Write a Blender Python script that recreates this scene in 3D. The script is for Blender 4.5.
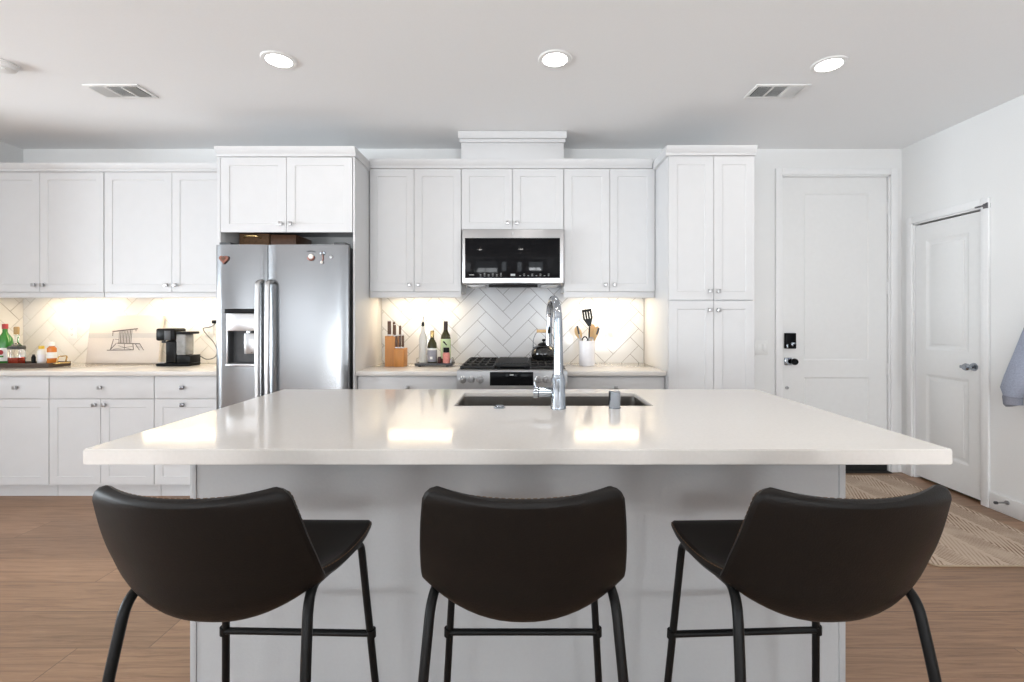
import bpy, bmesh, math, random
from mathutils import Vector, Matrix
random.seed(7)
PI = math.pi
C = bpy.context.scene.collection
for o in list(bpy.data.objects):
    bpy.data.objects.remove(o)

# ------------------------------------------------------------------ camera, world, big lights, exposure
# camera stands at x=0, y=0 looking along +Y; metres throughout; floor z=0, back wall y=3.97, ceiling z=2.74
cam_d = bpy.data.cameras.new('camera')
cam_d.sensor_fit = 'HORIZONTAL'; cam_d.sensor_width = 36.0
cam_d.lens = 36.0 * 468 / 1024
cam_d.shift_x = -10 / 1024; cam_d.shift_y = -23 / 1024
cam_d.clip_start = 0.02
cam = bpy.data.objects.new('camera', cam_d); C.objects.link(cam)
cam.location = (0, 0, 1.305); cam.rotation_euler = (PI / 2, 0, 0)
bpy.context.scene.camera = cam
vs = bpy.context.scene.view_settings
vs.view_transform = 'Standard'; vs.look = 'None'; vs.gamma = 1.0; vs.use_curve_mapping = False
vs.exposure = 0.32

world = bpy.data.worlds.new('sky'); bpy.context.scene.world = world
world.use_nodes = True
bg = world.node_tree.nodes['Background']
bg.inputs['Color'].default_value = (0.90, 0.95, 1.0, 1); bg.inputs['Strength'].default_value = 0.9

def area_light(name, loc, rot, sx, sy, power, color=(1, 1, 1), shape='RECTANGLE', parent=None, spread=None):
    d = bpy.data.lights.new(name, 'AREA'); d.shape = shape; d.size = sx
    if shape in ('RECTANGLE', 'ELLIPSE'): d.size_y = sy
    d.energy = power; d.color = color
    if spread: d.spread = spread
    o = bpy.data.objects.new(name, d); C.objects.link(o)
    if parent: o.parent = parent; loc = Vector(loc) - ROOT[parent]
    o.location = loc; o.rotation_euler = rot
    return o
ROOT = {}
# daylight: an added, unseen window wall far to the left (x = -9) and windows behind the camera (y = -5.6)
DAY = (0.84, 0.93, 1.0)
area_light('added_left_daylight', (-9.16, -0.2, 0.9), (PI / 2 + 0.55, 0, -PI / 2), 4.3, 1.5, 520, DAY)
area_light('daylight_slider', (-3.0, -5.85, 1.2), (PI / 2, 0, 0), 2.4, 2.3, 14, DAY)
area_light('daylight_window', (-6.15, -5.85, 1.1), (PI / 2, 0, 0), 3.0, 2.0, 62, (0.92, 0.96, 1.0))
area_light('daylight_window', (-1.1, -5.85, 1.25), (PI / 2, 0, 0), 0.5, 1.9, 16, DAY)
area_light('daylight_window', (0.45, -5.85, 1.25), (PI / 2, 0, 0), 0.5, 1.9, 16, DAY)
area_light('daylight_window', (2.1, -5.85, 1.3), (PI / 2, 0, 0), 1.5, 1.8, 30, DAY)
# added fill lamps aimed up through the openings to brighten the ceiling
area_light('ceiling_fill', (-3.0, -6.3, 0.25), (PI / 2 + 0.75, 0, 0), 2.4, 1.6, 230, (0.93, 0.97, 1.0))
area_light('ceiling_fill', (2.1, -6.3, 0.30), (PI / 2 + 0.70, 0, 0), 1.5, 1.6, 330, (0.93, 0.97, 1.0))

# ------------------------------------------------------------------ materials
def mat(name, color, rough=0.5, metal=0.0, var=0.03, scale=30.0, bump=0.0, spec=None, emit=None, estr=0.0, trans=0.0, ior=1.45, coat=0.0, stretch=(1, 1, 1), rvar=0.06, aniso=0.0):
    m = bpy.data.materials.new(name); m.use_nodes = True
    nt = m.node_tree; n = nt.nodes; l = nt.links; b = n['Principled BSDF']
    tc = n.new('ShaderNodeTexCoord'); mp = n.new('ShaderNodeMapping'); mp.inputs['Scale'].default_value = stretch
    nz = n.new('ShaderNodeTexNoise'); nz.inputs['Scale'].default_value = scale; nz.inputs['Detail'].default_value = 4
    l.new(tc.outputs['Object'], mp.inputs['Vector']); l.new(mp.outputs['Vector'], nz.inputs['Vector'])
    rp = n.new('ShaderNodeValToRGB')
    c0 = [max(0, c * (1 - var)) for c in color]; c1 = [min(1, c * (1 + var)) for c in color]
    rp.color_ramp.elements[0].color = (*c0, 1); rp.color_ramp.elements[1].color = (*c1, 1)
    rp.color_ramp.elements[0].position = 0.3; rp.color_ramp.elements[1].position = 0.7
    l.new(nz.outputs['Fac'], rp.inputs['Fac']); l.new(rp.outputs['Color'], b.inputs['Base Color'])
    mr = n.new('ShaderNodeMapRange'); mr.inputs['To Min'].default_value = max(0.0, rough * (1 - rvar)); mr.inputs['To Max'].default_value = min(1, rough * (1 + rvar))
    l.new(nz.outputs['Fac'], mr.inputs['Value']); l.new(mr.outputs['Result'], b.inputs['Roughness'])
    b.inputs['Metallic'].default_value = metal
    b.inputs['IOR'].default_value = ior
    if spec is not None: b.inputs['Specular IOR Level'].default_value = spec
    if trans: b.inputs['Transmission Weight'].default_value = trans
    if aniso:
        b.inputs['Anisotropic'].default_value = aniso; b.inputs['Anisotropic Rotation'].default_value = 0.25
        tg = n.new('ShaderNodeTangent'); tg.direction_type = 'RADIAL'; tg.axis = 'Z'; l.new(tg.outputs[0], b.inputs['Tangent'])
    if coat: b.inputs['Coat Weight'].default_value = coat
    if emit: b.inputs['Emission Color'].default_value = (*emit, 1); b.inputs['Emission Strength'].default_value = estr
    if bump:
        bp = n.new('ShaderNodeBump'); bp.inputs['Strength'].default_value = bump; bp.inputs['Distance'].default_value = 0.002
        l.new(nz.outputs['Fac'], bp.inputs['Height']); l.new(bp.outputs['Normal'], b.inputs['Normal'])
    return m

def plank_material():
    m = bpy.data.materials.new('oak_planks'); m.use_nodes = True
    nt = m.node_tree; n = nt.nodes; l = nt.links; b = n['Principled BSDF']
    tc = n.new('ShaderNodeTexCoord'); sp = n.new('ShaderNodeSeparateXYZ'); l.new(tc.outputs['Object'], sp.inputs[0])
    def mth(op, a, bb=None):
        q = n.new('ShaderNodeMath'); q.operation = op
        for i, v in enumerate((a, bb)):
            if v is None: continue
            if isinstance(v, (int, float)): q.inputs[i].default_value = v
            else: l.new(v, q.inputs[i])
        return q.outputs[0]
    W, L = 0.2315, 1.85
    yy = mth('DIVIDE', mth('SUBTRACT', sp.outputs['Y'], 3.008 - 40 * W), W)
    row = mth('FLOOR', yy); fy = mth('FRACT', yy)
    wn = n.new('ShaderNodeTexWhiteNoise'); wn.noise_dimensions = '1D'; l.new(row, wn.inputs['W'])
    xx = mth('ADD', mth('DIVIDE', sp.outputs['X'], L), mth('MULTIPLY', wn.outputs['Value'], 7.0))
    col = mth('FLOOR', xx); fx = mth('FRACT', xx)
    cv = n.new('ShaderNodeCombineXYZ'); l.new(row, cv.inputs[0]); l.new(col, cv.inputs[1])
    wn2 = n.new('ShaderNodeTexWhiteNoise'); wn2.noise_dimensions = '2D'; l.new(cv.outputs[0], wn2.inputs['Vector'])
    # grain
    gv = n.new('ShaderNodeCombineXYZ')
    l.new(mth('ADD', mth('MULTIPLY', sp.outputs['X'], 1.3), mth('MULTIPLY', wn2.outputs['Value'], 31)), gv.inputs[0])
    l.new(mth('MULTIPLY', sp.outputs['Y'], 22.0), gv.inputs[1]); l.new(row, gv.inputs[2])
    g = n.new('ShaderNodeTexNoise'); g.inputs['Scale'].default_value = 2.2; g.inputs['Detail'].default_value = 9; g.inputs['Roughness'].default_value = 0.72; g.inputs['Distortion'].default_value = 0.7
    l.new(gv.outputs[0], g.inputs['Vector'])
    rp = n.new('ShaderNodeValToRGB'); e = rp.color_ramp.elements
    e[0].position = 0.27; e[0].color = (0.20, 0.105, 0.056, 1)
    e[1].position = 0.74; e[1].color = (0.52, 0.312, 0.182, 1)
    mid = e.new(0.5); mid.color = (0.385, 0.22, 0.125, 1)
    l.new(g.outputs['Fac'], rp.inputs['Fac'])
    hv = n.new('ShaderNodeHueSaturation')
    l.new(rp.outputs['Color'], hv.inputs['Color'])
    l.new(mth('ADD', 0.60, mth('MULTIPLY', wn2.outputs['Value'], 0.30)), hv.inputs['Value'])
    hv.inputs['Saturation'].default_value = 0.97
    sy = mth('MINIMUM', fy, mth('SUBTRACT', 1.0, fy)); sx = mth('MINIMUM', fx, mth('SUBTRACT', 1.0, fx))
    seam = mth('MAXIMUM', mth('LESS_THAN', sy, 0.010), mth('LESS_THAN', sx, 0.0012))
    mx = n.new('ShaderNodeMixRGB'); mx.inputs['Color2'].default_value = (0.10, 0.06, 0.04, 1)
    l.new(mth('MULTIPLY', seam, 0.75), mx.inputs['Fac']); l.new(hv.outputs['Color'], mx.inputs['Color1'])
    l.new(mx.outputs['Color'], b.inputs['Base Color'])
    b.inputs['Roughness'].default_value = 0.42
    bp = n.new('ShaderNodeBump'); bp.inputs['Strength'].default_value = 0.25; bp.inputs['Distance'].default_value = 0.003
    l.new(mth('SUBTRACT', mth('MULTIPLY', g.outputs['Fac'], 0.3), seam), bp.inputs['Height']); l.new(bp.outputs['Normal'], b.inputs['Normal'])
    return m

def rug_material():
    m = bpy.data.materials.new('woven_rug'); m.use_nodes = True
    nt = m.node_tree; n = nt.nodes; l = nt.links; b = n['Principled BSDF']
    tc = n.new('ShaderNodeTexCoord'); sp = n.new('ShaderNodeSeparateXYZ'); l.new(tc.outputs['Object'], sp.inputs[0])
    def mth(op, a, bb=None):
        q = n.new('ShaderNodeMath'); q.operation = op
        for i, v in enumerate((a, bb)):
            if v is None: continue
            if isinstance(v, (int, float)): q.inputs[i].default_value = v
            else: l.new(v, q.inputs[i])
        return q.outputs[0]
    # broad chevron leaves: bands across y whose strokes slant one way then the other, thinned by a patchy wear
    P = 0.30
    ux = mth('DIVIDE', mth('ADD', sp.outputs['X'], 5.0), P)
    fx = mth('FRACT', ux); tri = mth('ABSOLUTE', mth('SUBTRACT', fx, 0.5))
    band = mth('FRACT', mth('DIVIDE', mth('ADD', mth('ADD', sp.outputs['Y'], 5.0), mth('MULTIPLY', tri, 0.62)), 0.046))
    stroke = mth('LESS_THAN', band, 0.42)
    rib = mth('GREATER_THAN', tri, 0.05)
    cell = n.new('ShaderNodeTexNoise'); cell.inputs['Scale'].default_value = 4.5; cell.inputs['Detail'].default_value = 3
    l.new(tc.outputs['Object'], cell.inputs['Vector'])
    amt = n.new('ShaderNodeMapRange'); amt.inputs['From Min'].default_value = 0.40; amt.inputs['From Max'].default_value = 0.56
    l.new(cell.outputs['Fac'], amt.inputs['Value'])
    fac = mth('MULTIPLY', mth('MULTIPLY', stroke, rib), mth('ADD', 0.28, mth('MULTIPLY', amt.outputs['Result'], 0.66)))
    fib = n.new('ShaderNodeTexNoise'); fib.inputs['Scale'].default_value = 260; l.new(tc.outputs['Object'], fib.inputs['Vector'])
    base = n.new('ShaderNodeValToRGB'); base.color_ramp.elements[0].color = (0.44, 0.33, 0.245, 1); base.color_ramp.elements[1].color = (0.60, 0.485, 0.385, 1)
    l.new(fib.outputs['Fac'], base.inputs['Fac'])
    mx = n.new('ShaderNodeMixRGB'); mx.inputs['Color2'].default_value = (0.19, 0.115, 0.07, 1)
    l.new(fac, mx.inputs['Fac']); l.new(base.outputs['Color'], mx.inputs['Color1']); l.new(mx.outputs['Color'], b.inputs['Base Color'])
    b.inputs['Roughness'].default_value = 0.95
    bp = n.new('ShaderNodeBump'); bp.inputs['Strength'].default_value = 0.5; bp.inputs['Distance'].default_value = 0.002
    l.new(fib.outputs['Fac'], bp.inputs['Height']); l.new(bp.outputs['Normal'], b.inputs['Normal'])
    return m

def pane_material():
    m = bpy.data.materials.new('window_glass'); m.use_nodes = True
    nt = m.node_tree; n = nt.nodes; l = nt.links
    tr = n.new('ShaderNodeBsdfTransparent'); gl = n.new('ShaderNodeBsdfGlossy'); gl.inputs['Roughness'].default_value = 0.02
    lw = n.new('ShaderNodeLayerWeight'); lw.inputs['Blend'].default_value = 0.1
    mx = n.new('ShaderNodeMixShader'); l.new(lw.outputs['Fresnel'], mx.inputs[0]); l.new(tr.outputs[0], mx.inputs[1]); l.new(gl.outputs[0], mx.inputs[2])
    l.new(mx.outputs[0], n['Material Output'].inputs['Surface'])
    return m

WALL = mat('wall_paint', (0.80, 0.80, 0.795), 0.85, var=0.01, scale=140, bump=0.15)
CEIL = mat('ceiling_paint', (0.865, 0.87, 0.875), 0.9, var=0.01, scale=140, bump=0.12)
TRIM = mat('trim_paint', (0.82, 0.82, 0.82), 0.45, var=0.01)
CAB = mat('cabinet_paint', (0.615, 0.615, 0.622), 0.42, var=0.01, scale=12)
CABIN = mat('cabinet_shadow_line', (0.70, 0.70, 0.70), 0.6, var=0.01)
DOORP = mat('door_paint', (0.78, 0.78, 0.775), 0.5, var=0.01)
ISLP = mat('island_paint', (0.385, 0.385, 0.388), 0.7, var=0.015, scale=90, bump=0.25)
QUARTZ = mat('white_quartz', (0.66, 0.63, 0.597), 0.10, var=0.02, scale=90, spec=0.6)
STEEL = mat('brushed_steel', (0.225, 0.23, 0.238), 0.24, 1.0, var=0.01, scale=4, stretch=(1, 1, 40), rvar=0.02)
STEELH = mat('brushed_steel_trim', (0.50, 0.50, 0.51), 0.30, 1.0, var=0.02, scale=4, stretch=(1, 1, 120), rvar=0.02)
SINKM = mat('sink_steel', (0.36, 0.34, 0.32), 0.32, 1.0, var=0.05, scale=30)
CHROME = mat('chrome', (0.36, 0.39, 0.43), 0.07, 1.0, var=0.01)
NICKEL = mat('brushed_nickel', (0.42, 0.42, 0.43), 0.28, 1.0, var=0.05)
KNOBM = mat('dark_nickel', (0.20, 0.20, 0.21), 0.25, 1.0, var=0.05)
BLACK = mat('black_plastic', (0.005, 0.005, 0.0055), 0.30, var=0.1, spec=0.18)
BLACKM = mat('black_powder_coat', (0.006, 0.006, 0.006), 0.38, var=0.1, spec=0.18)
IRON = mat('cast_iron', (0.014, 0.014, 0.015), 0.55, var=0.2, scale=120, bump=0.3)
BGLASS = mat('black_glass', (0.006, 0.006, 0.007), 0.06, var=0.05, spec=0.12)
DGREY = mat('dark_grey_plastic', (0.06, 0.062, 0.066), 0.4, var=0.1)
DARKGAP = mat('dark_recess', (0.02, 0.018, 0.016), 0.8, var=0.1)
LEATHER = mat('dark_leather', (0.0068, 0.0054, 0.0046), 0.44, var=0.18, scale=260, bump=0.25, spec=0.2)
STITCH = mat('brown_thread', (0.16, 0.085, 0.035), 0.6, var=0.2)
TILE = mat('white_glazed_tile', (0.66, 0.675, 0.705), 0.12, var=0.025, scale=3)
GROUT = mat('grey_grout', (0.27, 0.27, 0.28), 0.9, var=0.05)
MARBLE = mat('off_white_tile', (0.80, 0.785, 0.76), 0.15, var=0.02, scale=3)
GROUTL = mat('beige_grout', (0.50, 0.46, 0.41), 0.9, var=0.05)
WOODB = mat('honey_bamboo', (0.52, 0.22, 0.055), 0.45, var=0.12, scale=9, stretch=(6, 6, 0.6))
WOODD = mat('walnut_handle', (0.10, 0.045, 0.022), 0.4, var=0.2, scale=40)
WOODL = mat('pale_beech', (0.66, 0.44, 0.22), 0.5, var=0.12, scale=20, stretch=(4, 4, 0.6))
WOODT = mat('dark_tray_wood', (0.075, 0.05, 0.038), 0.5, var=0.25, scale=30, stretch=(0.5, 4, 4))
CERAM = mat('white_ceramic', (0.80, 0.79, 0.82), 0.25, var=0.02)
CANVAS = mat('canvas_cream', (0.60, 0.555, 0.52), 0.85, var=0.03, scale=200, bump=0.3)
CANVASG = mat('canvas_haze', (0.50, 0.48, 0.465), 0.85, var=0.03, scale=200, bump=0.3)
INK = mat('grey_ink', (0.16, 0.14, 0.13), 0.8, var=0.2)
INKL = mat('pale_grey_ink', (0.34, 0.31, 0.29), 0.8, var=0.15)
GREENG = mat('green_bottle_glass', (0.03, 0.20, 0.025), 0.06, var=0.05, spec=0.6, coat=0.3)
DGREENG = mat('olive_bottle_glass', (0.035, 0.034, 0.008), 0.06, var=0.1, spec=0.6)
CLEARG = mat('clear_glass', (0.97, 0.98, 0.98), 0.02, trans=1.0, var=0.01, ior=1.35)
RED = mat('red_cap', (0.34, 0.025, 0.03), 0.4, var=0.05)
REDLIQ = mat('red_liquor', (0.42, 0.035, 0.012), 0.1, var=0.05)
WHITEP = mat('white_paper', (0.80, 0.80, 0.78), 0.7, var=0.02)
GREYP = mat('grey_paper', (0.30, 0.30, 0.34), 0.7, var=0.08, scale=60)
PALEGREENP = mat('pale_green_paper', (0.55, 0.66, 0.40), 0.7, var=0.06, scale=60)
YELLOW = mat('yellow_cap', (0.72, 0.50, 0.05), 0.4, var=0.05)
ORANGE = mat('amber_liquid', (0.62, 0.19, 0.03), 0.2, var=0.05)
PINK = mat('pink_salt', (0.72, 0.28, 0.24), 0.6, var=0.25, scale=200)
CORK = mat('cork', (0.42, 0.28, 0.13), 0.8, var=0.15, scale=120)
GOLD = mat('brass', (0.62, 0.45, 0.20), 0.25, 1.0, var=0.05)
WICKER = mat('brown_basket', (0.16, 0.085, 0.04), 0.7, var=0.3, scale=80, bump=0.5)
FLEECE = mat('blue_grey_fleece', (0.34, 0.37, 0.46), 0.95, var=0.12, scale=120, bump=0.5)
COPPER = mat('rosy_copper', (0.24, 0.10, 0.075), 0.35, 0.6, var=0.2, scale=80)
PEARL = mat('pearly_white', (0.85, 0.80, 0.76), 0.25, var=0.04)
RUBBER = mat('black_rubber', (0.012, 0.012, 0.012), 0.8, var=0.1)
LENS = mat('lamp_lens', (1, 1, 1), 0.5, emit=(1.0, 0.97, 0.92), estr=14.0)
LEDW = mat('warm_led', (1, 1, 1), 0.5, emit=(1.0, 0.80, 0.52), estr=10.0)
MARK = mat('pale_printed_marks', (0.45, 0.46, 0.47), 0.5, var=0.02)
SHINE = mat('white_plastic', (0.82, 0.82, 0.81), 0.35, var=0.01)
PLANK = plank_material(); RUGM = rug_material(); PANE = pane_material()

# ------------------------------------------------------------------ mesh builder (world coordinates)
class MB:
    def __init__(self): self.bm = bmesh.new()
    def box(self, x0, x1, y0, y1, z0, z1, bevel=0.0, seg=2, mtx=None):
        r = bmesh.ops.create_cube(self.bm, size=1.0); v = r['verts']
        for q in v:
            q.co = Vector((x0 + (q.co.x + .5) * (x1 - x0), y0 + (q.co.y + .5) * (y1 - y0), z0 + (q.co.z + .5) * (z1 - z0)))
        if mtx: bmesh.ops.transform(self.bm, matrix=mtx, verts=v)
        if bevel > 0:
            es = list({e for q in v for e in q.link_edges})
            bmesh.ops.bevel(self.bm, geom=es, offset=bevel, segments=seg, affect='EDGES', profile=0.5)
        return self
    def quad(self, *pts):
        self.bm.faces.new([self.bm.verts.new(p) for p in pts]); return self
    def prism(self, pts, d):
        """polygon pts extruded by vector d"""
        d = Vector(d); a = [self.bm.verts.new(Vector(p)) for p in pts]; b = [self.bm.verts.new(Vector(p) + d) for p in pts]
        n = len(pts); self.bm.faces.new(a[::-1]); self.bm.faces.new(b)
        for i in range(n): self.bm.faces.new((a[i], a[(i + 1) % n], b[(i + 1) % n], b[i]))
        return self
    def lathe(self, prof, c, axis='Z', seg=32, sx=1.0, cap=True):
        c = Vector(c); rings = []
        for r, h in prof:
            ring = []
            if r < 1e-6: ring = [self._p(c, 0, 0, h, axis)]
            else:
                for i in range(seg):
                    a = 2 * PI * i / seg
                    ring.append(self._p(c, r * math.cos(a) * sx, r * math.sin(a), h, axis))
            rings.append([self.bm.verts.new(p) for p in ring])
        for a, b in zip(rings, rings[1:]):
            if len(a) == 1 and len(b) == 1: continue
            for i in range(seg):
                j = (i + 1) % seg
                if len(a) == 1: self.bm.faces.new((a[0], b[i], b[j]))
                elif len(b) == 1: self.bm.faces.new((a[i], b[0], a[j]))
                else: self.bm.faces.new((a[i], b[i], b[j], a[j]))
        for ring, flip in ((rings[0], 1), (rings[-1], 0)):
            if cap and len(ring) > 2: self.bm.faces.new(ring if flip else ring[::-1])
        return self
    def _p(self, c, a, b, h, axis):
        if axis == 'Z': return c + Vector((a, b, h))
        if axis == 'Y': return c + Vector((a, h, b))
        return c + Vector((h, a, b))
    def cyl(self, p0, p1, r0, r1=None, seg=24):
        return self.tube([p0, p1], r0 if r1 is None else [r0, r1], seg)
    def tube(self, pts, r, seg=12, closed=False):
        pts = [Vector(p) for p in pts]; n = len(pts)
        rr = r if isinstance(r, (list, tuple)) else [r] * n
        def tan(i):
            if closed: return (pts[(i + 1) % n] - pts[i - 1]).normalized()
            return (pts[min(i + 1, n - 1)] - pts[max(i - 1, 0)]).normalized()
        t = tan(0); up = Vector((0, 0, 1)) if abs(t.z) < 0.9 else Vector((1, 0, 0))
        nn = (up - t * up.dot(t)).normalized(); rings = []
        for i in range(n):
            t = tan(i); nn = (nn - t * nn.dot(t)).normalized(); bb = t.cross(nn)
            rings.append([self.bm.verts.new(pts[i] + (nn * math.cos(2 * PI * k / seg) + bb * math.sin(2 * PI * k / seg)) * rr[i]) for k in range(seg)])
        prs = list(zip(rings, rings[1:])) + ([(rings[-1], rings[0])] if closed else [])
        for a, b in prs:
            for k in range(seg):
                j = (k + 1) % seg; self.bm.faces.new((a[k], a[j], b[j], b[k]))
        if not closed: self.bm.faces.new(rings[0][::-1]); self.bm.faces.new(rings[-1])
        return self
    def sphere(self, c, r, sc=(1, 1, 1), u=24, v=14):
        m = Matrix.Translation(Vector(c)) @ Matrix.Diagonal((sc[0], sc[1], sc[2], 1))
        bmesh.ops.create_uvsphere(self.bm, u_segments=u, v_segments=v, radius=r, matrix=m); return self
    def grid(self, rows, closed=False):
        V = [[self.bm.verts.new(p) for p in row] for row in rows]
        for a, b in zip(V, V[1:]):
            k = len(a)
            for i in range(k if closed else k - 1):
                self.bm.faces.new((a[i], a[(i + 1) % k], b[(i + 1) % k], b[i]))
        return V

def spline(pts, k=8):
    P = [Vector(p) for p in pts]; P = [2 * P[0] - P[1]] + P + [2 * P[-1] - P[-2]]; out = []
    for i in range(1, len(P) - 2):
        for j in range(k):
            t = j / k; a, b, c, d = P[i - 1], P[i], P[i + 1], P[i + 2]
            out.append(0.5 * ((2 * b) + (c - a) * t + (2 * a - 5 * b + 4 * c - d) * t * t + (3 * b - a - 3 * c + d) * t ** 3))
    out.append(P[-2]); return out
def rounded(pts, r, k=6):
    """polyline with its corners rounded to radius r"""
    P = [Vector(p) for p in pts]; out = [P[0]]
    for i in range(1, len(P) - 1):
        a = (P[i - 1] - P[i]); b = (P[i + 1] - P[i]); q = min(r, a.length * .49, b.length * .49)
        s, e = P[i] + a.normalized() * q, P[i] + b.normalized() * q
        for j in range(k + 1):
            t = j / k; out.append((1 - t) ** 2 * s + 2 * t * (1 - t) * P[i] + t * t * e)
    out.append(P[-1]); return out

def _mesh(name, mb, m, origin, smooth=True):
    bmesh.ops.recalc_face_normals(mb.bm, faces=mb.bm.faces)
    me = bpy.data.meshes.new(name)
    bmesh.ops.translate(mb.bm, verts=mb.bm.verts, vec=-origin)
    mb.bm.to_mesh(me); mb.bm.free()
    if smooth:
        me.shade_smooth(); me.set_sharp_from_angle(angle=math.radians(38))
    me.materials.append(m)
    o = bpy.data.objects.new(name, me); C.objects.link(o)
    return o
def tag(o, label=None, cat=None, group=None, kind=None):
    if label: o['label'] = label
    if cat: o['category'] = cat
    if group: o['group'] = group
    if kind: o['kind'] = kind
    return o
def thing(name, label, cat, loc, group=None):
    o = bpy.data.objects.new(name, None); C.objects.link(o); o.empty_display_size = 0.05
    o.location = loc; ROOT[o] = Vector(loc)
    return tag(o, label, cat, group)
def part(name, mb, m, parent, label=None, smooth=True):
    o = _mesh(name, mb, m, ROOT[parent], smooth); o.parent = parent; ROOT[o] = ROOT[parent]
    if label: o['label'] = label
    return o
def base_of(mb):
    cs = [v.co for v in mb.bm.verts]
    return Vector(((min(c.x for c in cs) + max(c.x for c in cs)) / 2, (min(c.y for c in cs) + max(c.y for c in cs)) / 2, min(c.z for c in cs)))
def solo(name, mb, m, label, cat, group=None, smooth=True):
    b = base_of(mb); o = _mesh(name, mb, m, b, smooth); o.location = b; ROOT[o] = b
    return tag(o, label, cat, group)
def struct(name, mb, m, label=None, parent=None, smooth=True):
    if parent: return part(name, mb, m, parent, label, smooth)
    o = _mesh(name, mb, m, Vector((0, 0, 0)), smooth); ROOT[o] = Vector((0, 0, 0))
    tag(o, label, None, None, 'structure'); return o

# ------------------------------------------------------------------ setting: room shell
XL, XR, YB, YR, ZC = -4.23, 3.22, 3.97, -5.6, 2.74
struct('floor', MB().box(-9.1, 3.4, YR - .1, YB + .6, -0.1, 0), PLANK, 'wide oak plank floor')
struct('ceiling', MB().box(-9.1, 3.4, YR - .1, YB + .2, ZC, ZC + .1), CEIL, 'smooth white ceiling')
w = MB(); w.box(-9.1, 2.20, YB, YB + .12, 0, ZC); w.box(3.12, 3.34, YB, YB + .12, 0, ZC); w.box(2.20, 3.12, YB, YB + .12, 2.52, ZC)
struct('wall_back', w, WALL, 'white wall behind the cabinets and the entry door')
D2a, D2b, D2h = 3.27, 3.85, 2.085       # side door opening (along y) and height
w = MB(); w.box(XR, XR + .12, YR, D2a, 0, ZC); w.box(XR, XR + .12, D2b, YB, 0, ZC); w.box(XR, XR + .12, D2a, D2b, D2h, ZC)
struct('wall_right', w, WALL, 'white wall with the two-panel side door')
struct('wall_left', MB().box(XL - .12, XL, 2.95, YB, 0, ZC), WALL, 'short white wall closing the kitchen run')
struct('wall_light_block', MB().box(XL - .12, XL, 2.0, 2.95, 0, 1.05), WALL, 'low half wall, unseen, added to shade the base cabinets')  # invented out-of-view wall, keeps window light off the base cabinets
struct('wall_far_left', MB().box(-9.1, -9.0, YR, -2.35, 0, ZC).box(-9.1, -9.0, 1.95, YB, 0, ZC).box(-9.1, -9.0, -2.35, 1.95, 2.30, ZC).box(-9.1, -9.0, -2.35, 1.95, 0, 0.30), WALL)
# rear wall (behind the camera) with its windows
ops = [(-7.70, -4.60, 0.10, 2.12), (-4.25, -1.75, 0.02, 2.35), (-1.36, -0.84, 0.25, 2.20), (0.19, 0.71, 0.25, 2.20), (1.35, 2.85, 0.40, 2.20)]
w = MB(); x = -9.0
for a, b, z0, z1 in ops:
    w.box(x, a, YR - .1, YR, 0, ZC); w.box(a, b, YR - .1, YR, z1, ZC)
    if z0 > .05: w.box(a, b, YR - .1, YR, 0, z0)
    x = b
w.box(x, 3.34, YR - .1, YR, 0, ZC)
struct('wall_rear', w, WALL)
for i, (a, b, z0, z1) in enumerate(ops):
    f = MB()
    for q in ((a, a + .05, z0, z1), (b - .05, b, z0, z1), (a, b, z0, z0 + .05), (a, b, z1 - .05, z1)):
        f.box(q[0], q[1], YR - .08, YR + .02, q[2], q[3])
    if b - a > 1: f.box((a + b) / 2 - .03, (a + b) / 2 + .03, YR - .07, YR, z0, z1)
    wf = struct('window_%d' % (i + 1), f, TRIM)
    struct('pane', MB().box(a + .04, b - .04, YR - .045, YR - .04, z0 + .04, z1 - .04), PANE, None, wf)

f = MB()
for y0, y1, z0, z1 in ((-2.35, -2.29, .3, 2.3), (1.89, 1.95, .3, 2.3), (-2.29, 1.89, .3, .36), (-2.29, 1.89, 2.24, 2.3), (-.95, -.89, .36, 2.24), (.47, .53, .36, 2.24)): f.box(-9.08, -8.98, y0, y1, z0, z1)
wf = struct('window_6', f, TRIM)  # unseen window, added as the opening for the extra left daylight
struct('pane', MB().box(-9.045, -9.04, -2.30, 1.90, .35, 2.25), PANE, None, wf)

# entry door in the back wall
def panelled(mb, x0, x1, z0, z1, y, th, panels, rec, slope=0.012):
    """slab facing -y with recessed panels (list of x0,x1,z0,z1)"""
    mb.box(x0, x1, y + rec, y + th, z0, z1)
    xs = sorted({x0, x1, *[p[0] for p in panels], *[p[1] for p in panels]}); zs = sorted({z0, z1, *[p[2] for p in panels], *[p[3] for p in panels]})
    for i in range(len(xs) - 1):
        for j in range(len(zs) - 1):
            cx, cz = (xs[i] + xs[i + 1]) / 2, (zs[j] + zs[j + 1]) / 2
            if any(p[0] < cx < p[1] and p[2] < cz < p[3] for p in panels): continue
            mb.quad((xs[i], y, zs[j]), (xs[i + 1], y, zs[j]), (xs[i + 1], y, zs[j + 1]), (xs[i], y, zs[j + 1]))
    s = slope
    for a, b, c, d in panels:
        o = [(a, y, c), (b, y, c), (b, y, d), (a, y, d)]; q = [(a + s, y + rec - .0005, c + s), (b - s, y + rec - .0005, c + s), (b - s, y + rec - .0005, d - s), (a + s, y + rec - .0005, d - s)]
        for k in range(4): mb.quad(o[k], o[(k + 1) % 4], q[(k + 1) % 4], q[k])
        mb.quad(*q)
    # rim
    for p, q in (((x0, z0), (x1, z0)), ((x1, z0), (x1, z1)), ((x1, z1), (x0, z1)), ((x0, z1), (x0, z0))):
        mb.quad((p[0], y, p[1]), (q[0], y, q[1]), (q[0], y + rec, q[1]), (p[0], y + rec, p[1]))
    return mb
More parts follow.
